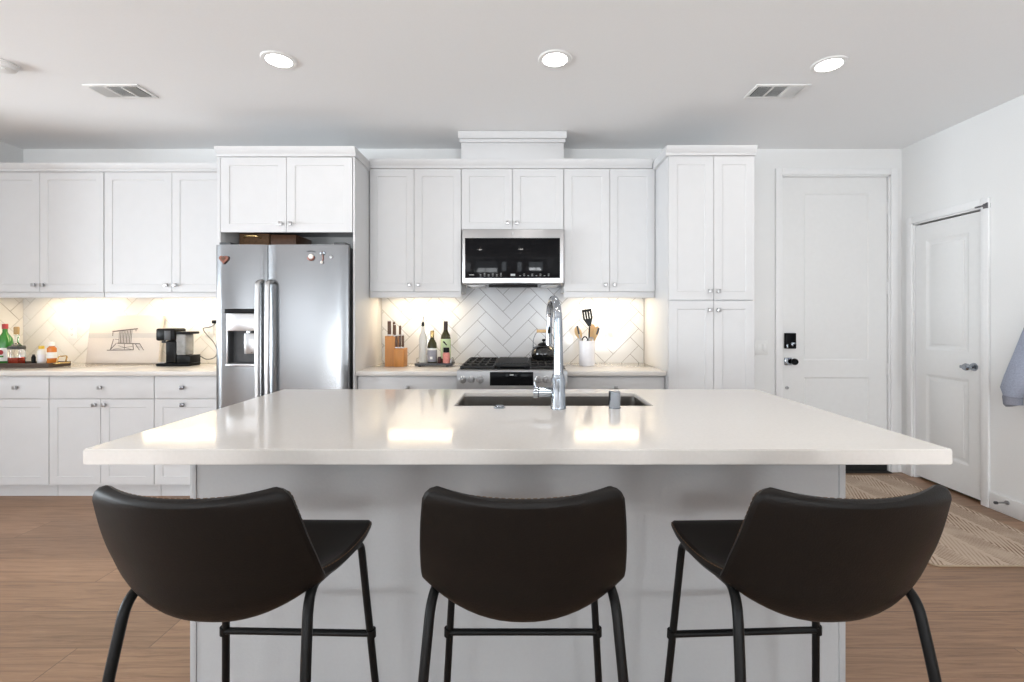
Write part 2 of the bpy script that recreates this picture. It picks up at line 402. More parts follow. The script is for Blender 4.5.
ed = struct('door_1', panelled(MB(), 2.212, 3.106, 0.075, 2.503, 3.985, .045, [(2.40, 2.955, 0.945, 2.365), (2.40, 2.955, 0.24, 0.80)], .008), DOORP, 'tall white entry door with two recessed panels')
struct('door_sweep', MB().box(2.212, 3.106, 3.980, 4.03, 0.008, 0.078, .004), RUBBER, 'black strip along the foot of the entry door', ed)
kp = struct('keypad_lock', MB().box(2.228, 2.318, 3.952, 3.985, 1.045, 1.178, .006), BGLASS, 'black keypad lock', ed)
struct('thumb_turn', MB().box(2.268, 2.283, 3.935, 3.953, 1.068, 1.10, .003).box(2.283, 2.303, 3.935, 3.953, 1.085, 1.10, .003).box(2.234, 2.246, 3.946, 3.953, 1.05, 1.085, .002), CHROME, None, kp)
dk = struct('handle_rose', MB().box(2.230, 2.290, 3.968, 3.985, 0.905, 0.968, .004), CHROME, None, ed)
struct('door_knob', MB().lathe([(0, -.062), (.022, -.060), (.028, -.048), (.028, -.036), (.012, -.028), (.012, 0)], (2.298, 3.985, .936), 'Y'), BLACK, 'black door knob', ed)
struct('privacy_bolt', MB().lathe([(0, -.014), (.012, -.012), (.014, 0)], (2.255, 3.985, .712), 'Y'), NICKEL, None, ed)
for z in (2.24, 1.56, 0.87):
    struct('hinge', MB().cyl((3.112, 3.973, z - .05), (3.112, 3.973, z + .05), .007).box(3.098, 3.108, 3.980, 3.986, z - .05, z + .05), TRIM, None, ed)
def casing(n, x0, x1, z1, y, wd=.055):
    m = MB()
    m.box(x0 - wd, x0, y - .018, y, 0, z1 + wd, .004); m.box(x1, x1 + wd, y - .018, y, 0, z1 + wd, .004); m.box(x0, x1, y - .018, y, z1, z1 + wd, .004)
    m.box(x0 - .001, x0 + .010, y - .002, y + .11, 0, z1); m.box(x1 - .010, x1 + .001, y - .002, y + .11, 0, z1); m.box(x0, x1, y - .002, y + .11, z1 - .010, z1 + .001)
    return m
struct('trim_1', casing(1, 2.20, 3.12, 2.515, YB), TRIM, 'white casing around the entry door')
struct('trim_2', MB().box(2.21, 3.11, YB - .04, YB + .1, 0.0, 0.008), DARKGAP, 'dark threshold under the entry door')

# side door on the right wall (built facing -y, then turned to face -x)
ROT = Matrix.Rotation(-PI / 2, 4, 'Z')     # (x,y) -> (y,-x): a face toward -y turns to face -x
def on_right_wall(mb):
    # local frame: u runs along -Y world (u = -y), local y=0 at wall face XR
    bmesh.ops.transform(mb.bm, matrix=Matrix.Translation((XR, 0, 0)) @ ROT, verts=mb.bm.verts); return mb
u0, u1 = -D2b + .012, -D2a - .012
sd = struct('door_2', on_right_wall(panelled(MB(), u0, u1, 0.022, 2.056, .006, .04, [(u0 + .10, u1 - .095, 1.055, 1.925), (u0 + .10, u1 - .095, 0.235, 0.86)], .009, .022)), DOORP, 'white side door with two recessed panels')
def raised(u0, u1, z0, z1):
    m = MB(); m.box(u0, u1, .008, .016, z0, z1, .004); return on_right_wall(m)
struct('door_panel', raised(u0 + .145, u1 - .14, 1.10, 1.88), DOORP, None, sd)
struct('door_panel', raised(u0 + .145, u1 - .14, 0.28, 0.815), DOORP, None, sd)
hr = struct('handle_rose', on_right_wall(MB().lathe([(0, -.012), (.026, -.010), (.030, 0)], (u1 - .058, .006, .955), 'Y')), CHROME, 'round chrome rose', sd)
struct('lever', on_right_wall(MB().lathe([(.010, -.05), (.010, -.008)], (u1 - .058, .006, .955), 'Y').lathe([(0, -.075), (.020, -.073), (.027, -.060), (.024, -.046), (.010, -.040)], (u1 - .058, .006, .955), 'Y').box(u1 - .100, u1 - .058, -.062, -.048, .944, .966, .005)), CHROME, 'chrome lever', sd)
for z in (1.86, 1.06, 0.25):
    struct('hinge', on_right_wall(MB().cyl((u0 - .006, -.004, z - .045), (u0 - .006, -.004, z + .045), .006)), TRIM, None, sd)
struct('trim_3', on_right_wall(casing(3, -D2b, -D2a, D2h - .005, 0, .055)), TRIM, 'white casing around the side door')
struct('door_gap_shade', MB().box(XR + .05, XR + .12, D2a, D2b, 0, 0.02).box(XR + .046, XR + .119, D2a, D2b, 2.066, 2.08).box(XR + .05, XR + .30, D2a - .1, D2b + .1, 0, 2.2), DARKGAP, 'dark boxes standing in for shade in the side door gaps')  # dark colour stands in for the shade in the door gaps
solo('flip_latch', on_right_wall(MB().box(u1 - .02, u1 + .055, -.028, -.012, 2.078, 2.088, .002).prism([(u1 + .02, -.026, 2.083), (u1 + .066, -.026, 2.100), (u1 + .066, -.026, 2.060)], (0, .012, 0)).box(u1 + .03, u1 + .066, -.019, .004, 2.062, 2.098, .003)), KNOBM, 'small grey flip latch at the top corner of the side door', 'latch')
# baseboards
def bb(x0, x1, y0, y1): return MB().box(x0, x1, y0, y1, 0, .10, .003)
struct('baseboard_right', MB().box(XR - .014, XR, YR, D2a - .057, 0, .115, .004).box(XR - .014, XR, D2b + .057, YB, 0, .115, .004), TRIM)
struct('baseboard_back', MB().box(1.66, 2.14, YB - .014, YB, 0, .115, .004).box(3.178, 3.22, YB - .014, YB, 0, .115, .004), TRIM)
ds = thing('door_stop', 'spring door stop screwed to the baseboard under the hanging jacket', 'door stop', (XR - .014, 3.09, .075))
part('rod', MB().cyl((XR - .016, 3.09, .085), (XR - .085, 3.09, .085), .006).cyl((XR - .0145, 3.09, .085), (XR - .022, 3.09, .085), .014), NICKEL, ds)
part('rubber_tip', MB().cyl((XR - .085, 3.09, .085), (XR - .098, 3.09, .085), .010), DGREY, ds)

# ------------------------------------------------------------------ backsplash tiles
def clip(poly, x0, x1, z0, z1):
    for ax, lim, s in ((0, x0, 1), (0, x1, -1), (1, z0, 1), (1, z1, -1)):
        out = []
        for i in range(len(poly)):
            p, q = poly[i - 1], poly[i]; pi, qi = (p[ax] - lim) * s >= 0, (q[ax] - lim) * s >= 0
            if pi != qi:
                t = (lim - p[ax]) / (q[ax] - p[ax]); out.append((p[0] + (q[0] - p[0]) * t, p[1] + (q[1] - p[1]) * t))
            if qi: out.append(q)
        poly = out
        if len(poly) < 3: return None
    return poly
def herringbone(x0, x1, z0, z1, place, gap=.004, ox=-.09, oz=1.0):
    W, L = .1016, .3048; c = math.sqrt(.5); m = MB(); g = gap / 2
    for i in range(-60, 60):
        for j in range(-20, 20):
            tx, tz = i * W + j * L, i * W - j * L
            for a, b, d, e in ((tx, tx + L, tz, tz + W), (tx + L, tx + L + W, tz + W - L, tz + W)):
                pts = [(a + g, d + g), (b - g, d + g), (b - g, e - g), (a + g, e - g)]
                pts = [(c * (p - q) + ox, c * (p + q) + oz) for p, q in pts]
                if max(p[0] for p in pts) < x0 or min(p[0] for p in pts) > x1 or max(p[1] for p in pts) < z0 or min(p[1] for p in pts) > z1: continue
                k = clip(pts, x0, x1, z0, z1)
                if k: 
                    area = abs(sum(k[n - 1][0] * k[n][1] - k[n][0] * k[n - 1][1] for n in range(len(k)))) / 2
                    if area > 1e-5: m.prism([place(p, q, 0) for p, q in k], Vector(place(0, 0, .004)) - Vector(place(0, 0, 0)))
    return m
PB = lambda p, q, o: (p, YB - .009 + o, q)
CT = 0.925       # perimeter worktop height
sp = thing('tile_backsplash', 'white herringbone tile backsplash behind the range and its side worktops', 'backsplash', (0, YB, CT))
part('grout', MB().box(-1.185, 1.028, YB - .006, YB - .0005, CT - .02, 1.60), GROUT, sp)
part('tiles', herringbone(-1.185, 1.028, CT, 1.60, PB), TILE, sp, smooth=False)
sp2 = thing('tile_backsplash', 'cream herringbone tile backsplash behind the canvas and the coffee machine', 'backsplash', (-3.2, YB, CT))
part('grout', MB().box(XL + .008, -2.17, YB - .006, YB - .0005, CT - .02, 1.50), GROUTL, sp2)
part('tiles', herringbone(XL + .008, -2.17, CT, 1.50, PB, ox=-3.3), MARBLE, sp2, smooth=False)
sp3 = thing('tile_backsplash', 'cream herringbone tile on the short wall behind the drinks tray', 'backsplash', (XL, 3.6, CT))
part('grout', MB().box(XL + .0005, XL + .006, 3.34, YB - .009, CT - .02, 1.50), GROUTL, sp3)
part('tiles', herringbone(3.34, YB - .011, CT, 1.50, lambda p, q, o: (XL + .009 - o, p, q), ox=3.5), MARBLE, sp3, smooth=False)

# ------------------------------------------------------------------ cabinets
def shaker(x0, x1, z0, z1, y, rail=.058, th=.019):
    return panelled(MB(), x0, x1, z0, z1, y, th, [(x0 + rail, x1 - rail, z0 + rail, z1 - rail)], .005, .003)
def slab(x0, x1, z0, z1, y, th=.019):
    return MB().box(x0, x1, y, y + th, z0, z1, .0015)
def knob(x, z, y, parent, m=None, s=.0135):
    k = MB().cyl((x, y + .001, z), (x, y - .016, z), .006, seg=12); k.box(x - s, x + s, y - .026, y - .014, z - s, z + s, .002)
    return part('knob', k, m or NICKEL, parent)
G = .0018
def doors(root, edges, z0, z1, y, knobz, first_hinge_left=True):
    n = len(edges) - 1
    for i in range(n):
        d = part('door', shaker(edges[i] + G, edges[i + 1] - G, z0 + G, z1 - G, y), CAB, root)
        if n == 2: kx = edges[1] - .034 if i == 0 else edges[1] + .034
        else: kx = edges[1] - .034 if first_hinge_left else edges[0] + .034
        knob(kx, knobz, y, d)
UG = 'wall cabinets'
def upper(label, x0, xm, x1, z0, z1, y, rail_z, cat='wall cabinet', ends=None):
    c = thing('wall_cabinet', label, cat, ((x0 + x1) / 2, YB, rail_z))
    part('cabinet_box', MB().box(x0 + .0008, x1 - .0008, y + .0205, YB - .0105, z0, z1, .001), CAB, c)
    doors(c, [x0, xm, x1], z0, z1, y, z0 + .055)
    part('light_rail', MB().box(x0 + .0008, x1 - .0008, y + .004, y + .026, rail_z, z0 - .001, .002), CAB, c)
    return c
YU = 3.625      # faces of the wall cabinets
upper('white two-door wall cabinet above the drinks tray', -4.215, -3.735, -3.240, 1.505, 2.435, YU, 1.462)
upper('white two-door wall cabinet above the coffee machine', -3.236, -2.712, -2.164, 1.505, 2.435, YU, 1.462)
upper('white two-door wall cabinet above the knife block', -1.180, -.836, -.472, 1.508, 2.462, YU, 1.462)
upper('white two-door wall cabinet above the utensil crock', .325, .680, 1.030, 1.508, 2.462, YU, 1.462)
c = thing('wall_cabinet', 'short white two-door cabinet directly above the microwave', 'wall cabinet', (-.07, YB, 1.985))
part('cabinet_box', MB().box(-.4702, .3232, YU + .0205, YB - .0105, 1.985, 2.462, .001), CAB, c)
doors(c, [-.470, -.074, .323], 1.985, 2.462, YU, 2.04)
def crown(x0, x1, y, z0, z1, back=None, m=None):
    m = m or MB(); b = YB - .0005 if back is None else back
    m.box(x0, x1, y - .012, b, z0, z0 + (z1 - z0) * .30, .001)
    m.prism([(x0, y - .012, z0 + (z1 - z0) * .30), (x0, y - .034, z1 - .012), (x0, y - .034, z1), (x0, b, z1), (x0, b, z0 + (z1 - z0) * .30)], (x1 - x0, 0, 0))
    return m
solo('crown_moulding', crown(XL + .001, -2.164, YU, 2.4362, 2.497), CAB, 'white crown moulding over the cabinets above drinks tray and coffee machine', 'moulding')
solo('crown_moulding', crown(-1.172, 1.006, YU, 2.4632, 2.528), CAB, 'white crown moulding over the wall cabinets flanking the microwave', 'moulding')
h = thing('chimney_cover', 'white boxed vent chimney rising from the cabinets to the ceiling', 'chimney cover', (-.07, YB, 2.529))
part('box', MB().box(-.470, .323, YU - .004, YB - .001, 2.529, 2.660, .002), CAB, h)
part('crown', MB().box(-.482, .335, YU - .016, YB - .001, 2.661, 2.688, .002).prism([(-.490, YU - .024, 2.689), (-.490, YU - .040, 2.722), (-.490, YU - .040, 2.738), (-.490, YB - .001, 2.738), (-.490, YB - .001, 2.689)], (.833, 0, 0)), CAB, h)
# fridge surround: cabinet over the fridge and its tall side panel
YF = 3.32
c = thing('fridge_cabinet', 'white two-door cabinet over the fridge with tall side panels', 'cabinet', (-1.67, YB, 0))
part('cabinet_box', MB().box(-2.140, -1.2005, YF + .0205, YB - .001, 1.99, 2.448, .001), CAB, c)
doors(c, [-2.138, -1.672, -1.203], 1.912, 2.447, YF, 1.972)
part('side_panel', MB().box(-1.200, -1.186, YF + .002, YB - .011, 0.0, 2.448, .001), CAB, c)
part('side_panel', MB().box(-2.1625, -2.1405, YF + .002, YB - .011, 0.0, 2.448, .001), CAB, c)
part('crown', crown(-2.1630, -1.176, YF, 2.4485, 2.512), CAB, c)
# tall pantry
YP = 3.30
c = thing('pantry_cabinet', 'tall white four-door pantry cabinet beside the entry door', 'pantry cabinet', (1.34, YB, 0))
px0, pxm, px1 = 1.034, 1.352, 1.640
part('cabinet_box', MB().box(px0, px1, YP + .0205, YB - .001, .10, 2.448, .001), CAB, c)
part('toe_kick', MB().box(px0 + .001, px1 - .001, YP + .08, YB - .001, 0, .0995), CAB, c)
for i, (a, b) in enumerate(((px0, pxm), (pxm, px1))):
    for z0, z1, kz in ((1.432, 2.447, 1.495), (.105, 1.428, 1.362)):
        d = part('door', shaker(a + G, b - G, z0 + G, z1 - G, YP), CAB, c)
        knob(pxm + (-.030 if i == 0 else .030), kz, YP, d)
part('crown', crown(px0 - .022, px1 + .004, YP, 2.4485, 2.512), CAB, c)

# base cabinets
YD = 3.37
def base(label, x0, x1, layout, extra=None, km=None):
    c = thing('base_cabinet', label, 'base cabinet', ((x0 + x1) / 2, YB, 0))
    part('cabinet_box', MB().box(x0 + .0008, x1 - .0008, YD + .0205, YB - .001, .10, CT - .034, .001), CAB, c)
    part('toe_kick', MB().box(x0 + .0008, x1 - .0008, YD + .065, YB - .001, 0, .0995), CAB, c)
    d = part('drawer', slab(x0 + G, x1 - G, .722 + G, .886, YD), CAB, c); knob(layout.get('dk', (x0 + x1) / 2), .806, YD, d, km)
    e = layout['doors']
    if len(e) == 3: 
        for i in range(2):
            q = part('door', shaker(e[i] + G, e[i + 1] - G, .105, .722 - G, YD), CAB, c); knob(e[1] + (-.034 if i == 0 else .034), .682, YD, q, km)
    else:
        q = part('door', shaker(e[0] + G, e[1] - G, .105, .722 - G, YD), CAB, c); knob(layout['k'], .682, YD, q, km)
    return c
c = base('white base cabinet under the drinks tray with one drawer', -3.868, -3.407, {'doors': [-3.868, -3.407], 'k': -3.834, 'dk': -3.636})
part('filler_panel', MB().box(-4.225, -3.871, YD + .004, YB - .001, .10, CT - .034, .001).box(-4.225, -3.871, YD + .065, YB - .001, 0, .0995), CAB, c)
base('white base cabinet under the canvas with wide drawer over two doors', -3.405, -2.650, {'doors': [-3.405, -3.034, -2.650]}, km=NICKEL)
base('narrow white base cabinet under coffee machine with dark knobs', -2.648, -2.164, {'doors': [-2.648, -2.164], 'k': -2.436, 'dk': -2.436}, km=KNOBM)
base('white base cabinet between the fridge and the range', -1.184, -.456, {'doors': [-1.184, -.82, -.456]})
base('white base cabinet between the range and the pantry', .318, 1.030, {'doors': [.318, .674, 1.030]})
def worktop(label, x0, x1, x2=None):
    return solo('worktop', MB().box(x0, x1, YD - .032, YB - .0105, CT - .033, CT, .003), QUARTZ, label, 'worktop')
worktop('pale quartz worktop running along the short wall to the fridge', XL + .011, -2.1635)
worktop('pale quartz worktop under the knife block beside the range', -1.184, -.457)
worktop('pale quartz worktop under the utensil crock beside the pantry', .319, 1.031)

# under-cabinet lights
WARM = (1.0, 0.80, 0.52)
def under_light(label, x0, x1, power):
    u = thing('under_cabinet_light', label, 'light fixture', ((x0 + x1) / 2, 3.80, 1.48))
    part('housing', MB().box(x0, x1, 3.785, 3.84, 1.487, 1.504, .002), SHINE, u)
    part('led_strip', MB().box(x0 + .01, x1 - .01, 3.80, 3.826, 1.483, 1.4868), LEDW, u)
    area_light('under_cabinet_glow', ((x0 + x1) / 2, 3.815, 1.479), (math.radians(2), 0, 0), x1 - x0 - .02, .03, power, WARM, parent=u)
under_light('slim LED bar under the cabinet above the drinks tray', -3.98, -3.36, 2.0)
under_light('slim LED bar under the cabinet above the coffee machine', -3.10, -2.26, 2.8)
under_light('slim LED bar under the cabinet above the knife block', -1.10, -.56, 2.1)
under_light('slim LED bar under the cabinet above the utensil crock', .42, .96, 2.1)

# ------------------------------------------------------------------ ceiling fittings
def can(label, x, y, power=2.0):
    t = thing('recessed_light', label, 'ceiling light', (x, y, ZC - .008), None)
    part('trim_ring', MB().lathe([(.068, -.0075), (.088, -.007), (.094, -.0005), (.068, -.0005), (.068, -.0075)], (x, y, ZC), cap=False), SHINE, t)
    part('lens', MB().lathe([(0, -.006), (.066, -.006), (.066, -.0006), (0, -.0006)], (x, y, ZC)), LENS, t)
    area_light('recessed_glow', (x, y, ZC - .012), (0, 0, 0), .13, .13, power, (1.0, .965, .92), 'DISK', parent=t)
can('round recessed ceiling light nearest the smoke detector', -1.35, 2.60)
can('round recessed ceiling light in line with the microwave', .183, 2.59)
can('round recessed ceiling light nearest the entry door', 1.735, 2.645)
for k_, x_ in enumerate((-3.0, -1.35, .183, 1.735)): can('added unseen ceiling light over the stools, %s' % ('out beyond the fridge', 'in line with the fridge', 'in line with the range', 'in line with the entry door')[k_], x_, .75, (3, 3.5, 4, 12)[k_])  # row out of view, added to brighten the room
def vent(label, x0, x1, y0, y1):
    z = ZC; v = thing('ceiling_vent', label, 'vent', ((x0 + x1) / 2, (y0 + y1) / 2, z - .012))
    f = MB(); b = .022
    for q in ((x0, x1, y0, y0 + b), (x0, x1, y1 - b, y1), (x0, x0 + b, y0 + b, y1 - b), (x1 - b, x1, y0 + b, y1 - b)):
        f.box(*q, z - .008, z - .0005, .002)
    t = (x1 - x0 - 2 * b) / 3
    for i in (1, 2): f.box(x0 + b + t * i - .006, x0 + b + t * i + .006, y0 + b, y1 - b, z - .008, z - .0005, .001)
    part('frame', f, SHINE, v)
    part('duct', MB().box(x0 + b, x1 - b, y0 + b, y1 - b, z - .0012, z - .0004), DGREY, v)
    for i in range(3):
        m = MB(); a0, a1 = x0 + b + t * i + .007, x0 + b + t * (i + 1) - .007; n = 9
        ang = (-1, 0, 1)[i] * math.radians(52)
        for k in range(n):
            if i == 1:
                cy = y0 + b + (y1 - y0 - 2 * b) * (k + .5) / n
                m.box(a0, a1, -.0065, .0065, -.0006, .0006, mtx=Matrix.Translation((0, cy, z - .0065)) @ Matrix.Rotation(math.radians(35), 4, 'X'))
            else:
                cx = a0 + (a1 - a0) * (k + .5) / n
                m.box(-.0055, .0055, y0 + b, y1 - b, -.0006, .0006, mtx=Matrix.Translation((cx, 0, z - .0065)) @ Matrix.Rotation(ang, 4, 'Y'))
        part('louvre_panel', m, SHINE, v)
vent('white ceiling vent with three louvre panels nearest the smoke detector', -2.70, -2.36, 2.868, 3.046)
vent('white ceiling vent with three louvre panels nearest the entry door', 1.44, 1.77, 2.868, 3.046)
sd_ = thing('smoke_detector', 'white round smoke detector on the ceiling at the picture edge', 'smoke detector', (-2.93, 2.64, ZC - .04))
part('housing', MB().lathe([(0, -.038), (.04, -.037), (.055, -.03), (.062, -.012), (.068, -.010), (.068, -.0005)], (-2.93, 2.64, ZC)), SHINE, sd_)
part('test_button', MB().lathe([(0, -.0425), (.009, -.042), (.010, -.0375)], (-2.90, 2.62, ZC)), SHINE, sd_)

# ------------------------------------------------------------------ fridge
FX0, FX1, FYF, FZ = -2.132, -1.212, 3.245, 1.815
fr = thing('refrigerator', 'stainless side-by-side refrigerator with water dispenser', 'refrigerator', ((FX0 + FX1) / 2, 3.6, 0))
part('body', MB().box(FX0 + .004, FX1 - .004, FYF + .075, YB - .03, .012, FZ - .012, .004), DGREY, fr, 'dark grey cabinet sides')
part('kick_grille', MB().box(FX0 + .02, FX1 - .02, FYF + .055, FYF + .0745, .012, .085), BLACK, fr)
seamx = -1.772
# bowed doors: slightly convex front so reflections spread as on the real doors
def bowed(x0, x1, z0, z1, y, th, bow=.010, hole=None):
    m = MB(); N = 14
    xs = [x0 + (x1 - x0) * i / N for i in range(N + 1)]
    if hole: xs = sorted(set([round(v, 5) for v in xs if not (abs(v - hole[0]) < .012 or abs(v - hole[1]) < .012)] + [hole[0], hole[1]]))
    zs = [z0, z1] if not hole else [z0, hole[2], hole[3], z1]
    def f(xx):
        t = (xx - x0) / (x1 - x0) * 2 - 1
        return y + bow * t * t + (.010 * max(0, (abs(t) - .93) / .07) ** 2)
    for i in range(len(xs) - 1):
        for j in range(len(zs) - 1):
            if hole and hole[0] - 1e-5 <= xs[i] and xs[i + 1] <= hole[1] + 1e-5 and j == 1: continue
            m.quad((xs[i], f(xs[i]), zs[j]), (xs[i + 1], f(xs[i + 1]), zs[j]), (xs[i + 1], f(xs[i + 1]), zs[j + 1]), (xs[i], f(xs[i]), zs[j + 1]))
        for zz in (z0, z1): m.quad((xs[i], f(xs[i]), zz), (xs[i + 1], f(xs[i + 1]), zz), (xs[i + 1], y + th, zz), (xs[i], y + th, zz))
    for xx in (x0, x1): m.quad((xx, f(xx), z0), (xx, f(xx), z1), (xx, y + th, z1), (xx, y + th, z0))
    m.quad((x0, y + th, z0), (x1, y + th, z0), (x1, y + th, z1), (x0, y + th, z1))
    bmesh.ops.remove_doubles(m.bm, verts=m.bm.verts, dist=1e-5)
    return m, f
DX0, DX1, DZ0, DZ1 = -2.040, -1.846, .985, 1.355
m, f1 = bowed(FX0, seamx - .003, .095, FZ, FYF, .068, hole=(DX0, DX1, DZ0, DZ1)); fd = part('freezer_door', m, STEEL, fr)
m, f2 = bowed(seamx + .003, FX1, .095, FZ, FYF, .068); rd = part('fridge_door', m, STEEL, fr)
part('door_gasket', MB().box(FX0 + .012, FX1 - .012, FYF + .0682, FYF + .0748, .10, FZ - .015), BLACK, fr)
for a_, b_ in ((FX0 + .02, FX0 + .10), (FX1 - .10, FX1 - .02)): part('hinge_cover', MB().box(a_, b_, FYF + .02, FYF + .12, FZ + .001, FZ + .018, .003), DGREY, fr)
for sx, door, f in ((seamx - .034, fd, f1), (seamx + .034, rd, f2)):
    yy = FYF - .004
    pts = rounded([(sx, yy + .010, 1.560), (sx, yy - .045, 1.552), (sx, yy - .052, 1.0), (sx, yy - .045, .46), (sx, yy + .010, .452)], .03)
    m = MB().tube(pts, .0135, 14)
    for v in m.bm.verts: v.co.x = sx + (v.co.x - sx) * 1.35
    part('handle', m, STEELH, door, 'long vertical steel bar handle')
dp = part('dispenser', MB().box(DX0, DX1, FYF + .055, FYF + .0665, DZ0, DZ1).box(DX0, DX0 + .006, FYF + .004, FYF + .055, DZ0, DZ1).box(DX1 - .006, DX1, FYF + .004, FYF + .055, DZ0, DZ1).box(DX0, DX1, FYF + .004, FYF + .055, DZ0, DZ0 + .008), DGREY, fd, 'dark recessed water dispenser')
part('control_fascia', MB().box(DX0 - .004, DX1 + .004, FYF - .010, FYF + .03, 1.215, 1.338, .004), STEELH, fd, 'pale steel dispenser fascia')
part('dispenser_hood', MB().box(DX0 - .010, DX1 + .010, FYF - .026, FYF + .03, 1.3385, 1.368, .007, 3), BLACK, fd)
part('drip_tray', MB().box(DX0 - .008, DX1 + .008, FYF - .016, FYF + .05, DZ0 - .014, DZ0 + .004, .005), STEELH, fd)
part('paddle', MB().box(DX0 + .10, DX1 - .022, FYF + .020, FYF + .030, 1.055, 1.20, .004).cyl((DX0 + .135, FYF + .028, 1.20), (DX0 + .135, FYF + .028, 1.2145), .02), NICKEL, fd)
part('bezel', MB().box(DX0 - .008, DX0 + .001, FYF - .004, FYF + .02, DZ0 - .006, 1.342, .002).box(DX1 - .001, DX1 + .008, FYF - .004, FYF + .02, DZ0 - .006, 1.342, .002), STEELH, fd)
# magnets
def heart(cx, cz, s, y):
    pts = []
    for i in range(28):
        t = 2 * PI * i / 28; pts.append((cx + s * 16 * math.sin(t) ** 3 / 17, y, cz + s * (13 * math.cos(t) - 5 * math.cos(2 * t) - 2 * math.cos(3 * t) - math.cos(4 * t)) / 17))
    return pts
mg = thing('fridge_magnet', 'brown heart-shaped magnet on the freezer door', 'magnet', (-2.065, FYF, 1.70))
yq = f1(-2.065)
part('heart', MB().prism(heart(-2.065, 1.712, .034, yq - .0125), (0, .011, 0)), COPPER, mg)
part('inlay', MB().prism(heart(-2.067, 1.715, .016, yq - .0155), (0, .0028, 0)), WOODD, mg)
yq = f2(-1.462)
mg = thing('fridge_magnet', 'round pearl and copper magnet with a thin bow on the fridge door', 'magnet', (-1.462, FYF, 1.72))
part('disc', MB().lathe([(0, -.014), (.014, -.012), (.020, -.004), (.020, 0)], (-1.462, yq - .0008, 1.730), 'Y'), PEARL, mg)
part('copper_edge', MB().tube([(-1.462 + .021 * math.cos(a), yq - .006, 1.726 + .021 * math.sin(a)) for a in [PI * 1.0 + PI * 1.1 * k / 12 for k in range(13)]], .005, 8), COPPER, mg)
part('bow', MB().tube([(-1.49, yq - .004, 1.766), (-1.462, yq - .005, 1.770), (-1.436, yq - .004, 1.764)], .0025, 8), DGREY, mg)
yq = f2(-1.382)
mg = thing('fridge_magnet', 'small silver key-shaped magnet with a pearl tip on the fridge door', 'magnet', (-1.382, FYF, 1.69))
part('loop', MB().tube([(-1.382 + .013 * math.cos(2 * PI * k / 16), yq - .005, 1.755 + .011 * math.sin(2 * PI * k / 16)) for k in range(16)], .0035, 8, True), CHROME, mg)
part('shaft', MB().tube([(-1.380, yq - .005, 1.744), (-1.378, yq - .005, 1.715), (-1.384, yq - .005, 1.700)], .0032, 8), COPPER, mg)
part('pearl', MB().sphere((-1.386, yq - .010, 1.690), .0095, (1, 1, 1.2)), PEARL, mg)
solo('fridge_magnet', MB().lathe([(0, -.008), (.010, -.006), (.012, 0)], (-1.325, f2(-1.325) - .0008, 1.728), 'Y'), NICKEL, 'tiny plain round magnet on the fridge door near the side panel', 'magnet')
# basket and box above the fridge, made taller to darken the gap
bk = thing('storage_basket', 'brown woven basket tucked in the gap above the fridge', 'basket', (-1.98, 3.62, FZ - .012))
part('woven_body', MB().box(-2.12, -1.89, 3.50, 3.72, FZ - .0115, FZ + .125, .012, 3), WICKER, bk)
part('handle', MB().tube(rounded([(-2.08, 3.497, FZ + .085), (-2.06, 3.475, FZ + .10), (-1.97, 3.475, FZ + .10), (-1.95, 3.497, FZ + .085)], .02), .006, 8), GOLD, bk)
solo('gap_shade_box', MB().box(-1.87, -1.68, 3.48, 3.74, FZ - .0115, FZ + .11, .004), WOODD, 'box made dark and tall to deepen the shade above the fridge', 'box')  # its dark colour stands in for shade in the gap

# ------------------------------------------------------------------ microwave
mx0, mx1, my, mz0, mz1 = -.455, .319, 3.555, 1.562, 1.975
mw = thing('microwave', 'stainless over-the-range microwave with black glass door', 'microwave', (-.07, YB, mz0 - .02))
part('body', MB().box(mx0 + .002, mx1 - .002, my + .04, YB - .011, mz0, mz1 + .008, .003), STEEL, mw)
d = part('door', MB().box(mx0, mx1, my, my + .038, mz0 + .004, mz1 + .006, .006, 3), STEELH, mw)
gl = part('glass', MB().box(mx0 + .022, mx1 - .030, my - .004, my + .006, mz0 + .046, mz1 - .062, .003), BGLASS, d, 'black glass window')
mk = MB()
rr = random.Random(3)
for k in range(6):
    x = mx0 + .14 + k * .031
    for z in (mz0 + .062, mz0 + .072, mz0 + .082)[: 2 + k % 2]: mk.box(x - .006, x + .006, my - .0052, my - .0038, z - .0014, z + .0014)
for k in range(8):
    x = mx0 + .44 + k * .031
    for z in (mz0 + .064, mz0 + .076)[: 1 + k % 2]: mk.box(x - .006, x + .006, my - .0052, my - .0038, z - .0014, z + .0014)
mk.box(mx0 + .055, mx0 + .09, my - .0052, my - .0038, mz0 + .068, mz0 + .073)
part('control_marks', mk, MARK, d)
part('clock_display', MB().box(-.086, -.052, my - .0053, my - .0038, mz0 + .062, mz0 + .078), MARK, d)
part('badge', MB().lathe([(0, -.003), (.011, -.0025), (.012, 0)], (-.07, my, mz1 - .025), 'Y'), NICKEL, d)
part('vent_grille', MB().box(-.255, .12, my + .02, my + .055, mz0 - .022, mz0 - .0005, .006).box(-.20, .065, my + .03, my + .30, mz0 - .012, mz0 - .0005, .003), BLACK, mw)
for a, b in ((-.415, -.285), (.15, .28)):
    part('filter', MB().box(a, b, my + .05, my + .30, mz0 - .010, mz0 - .0005, .004).box(a + .01, b - .01, my + .06, my + .29, mz0 - .0135, mz0 - .0102, .001), STEELH, mw)

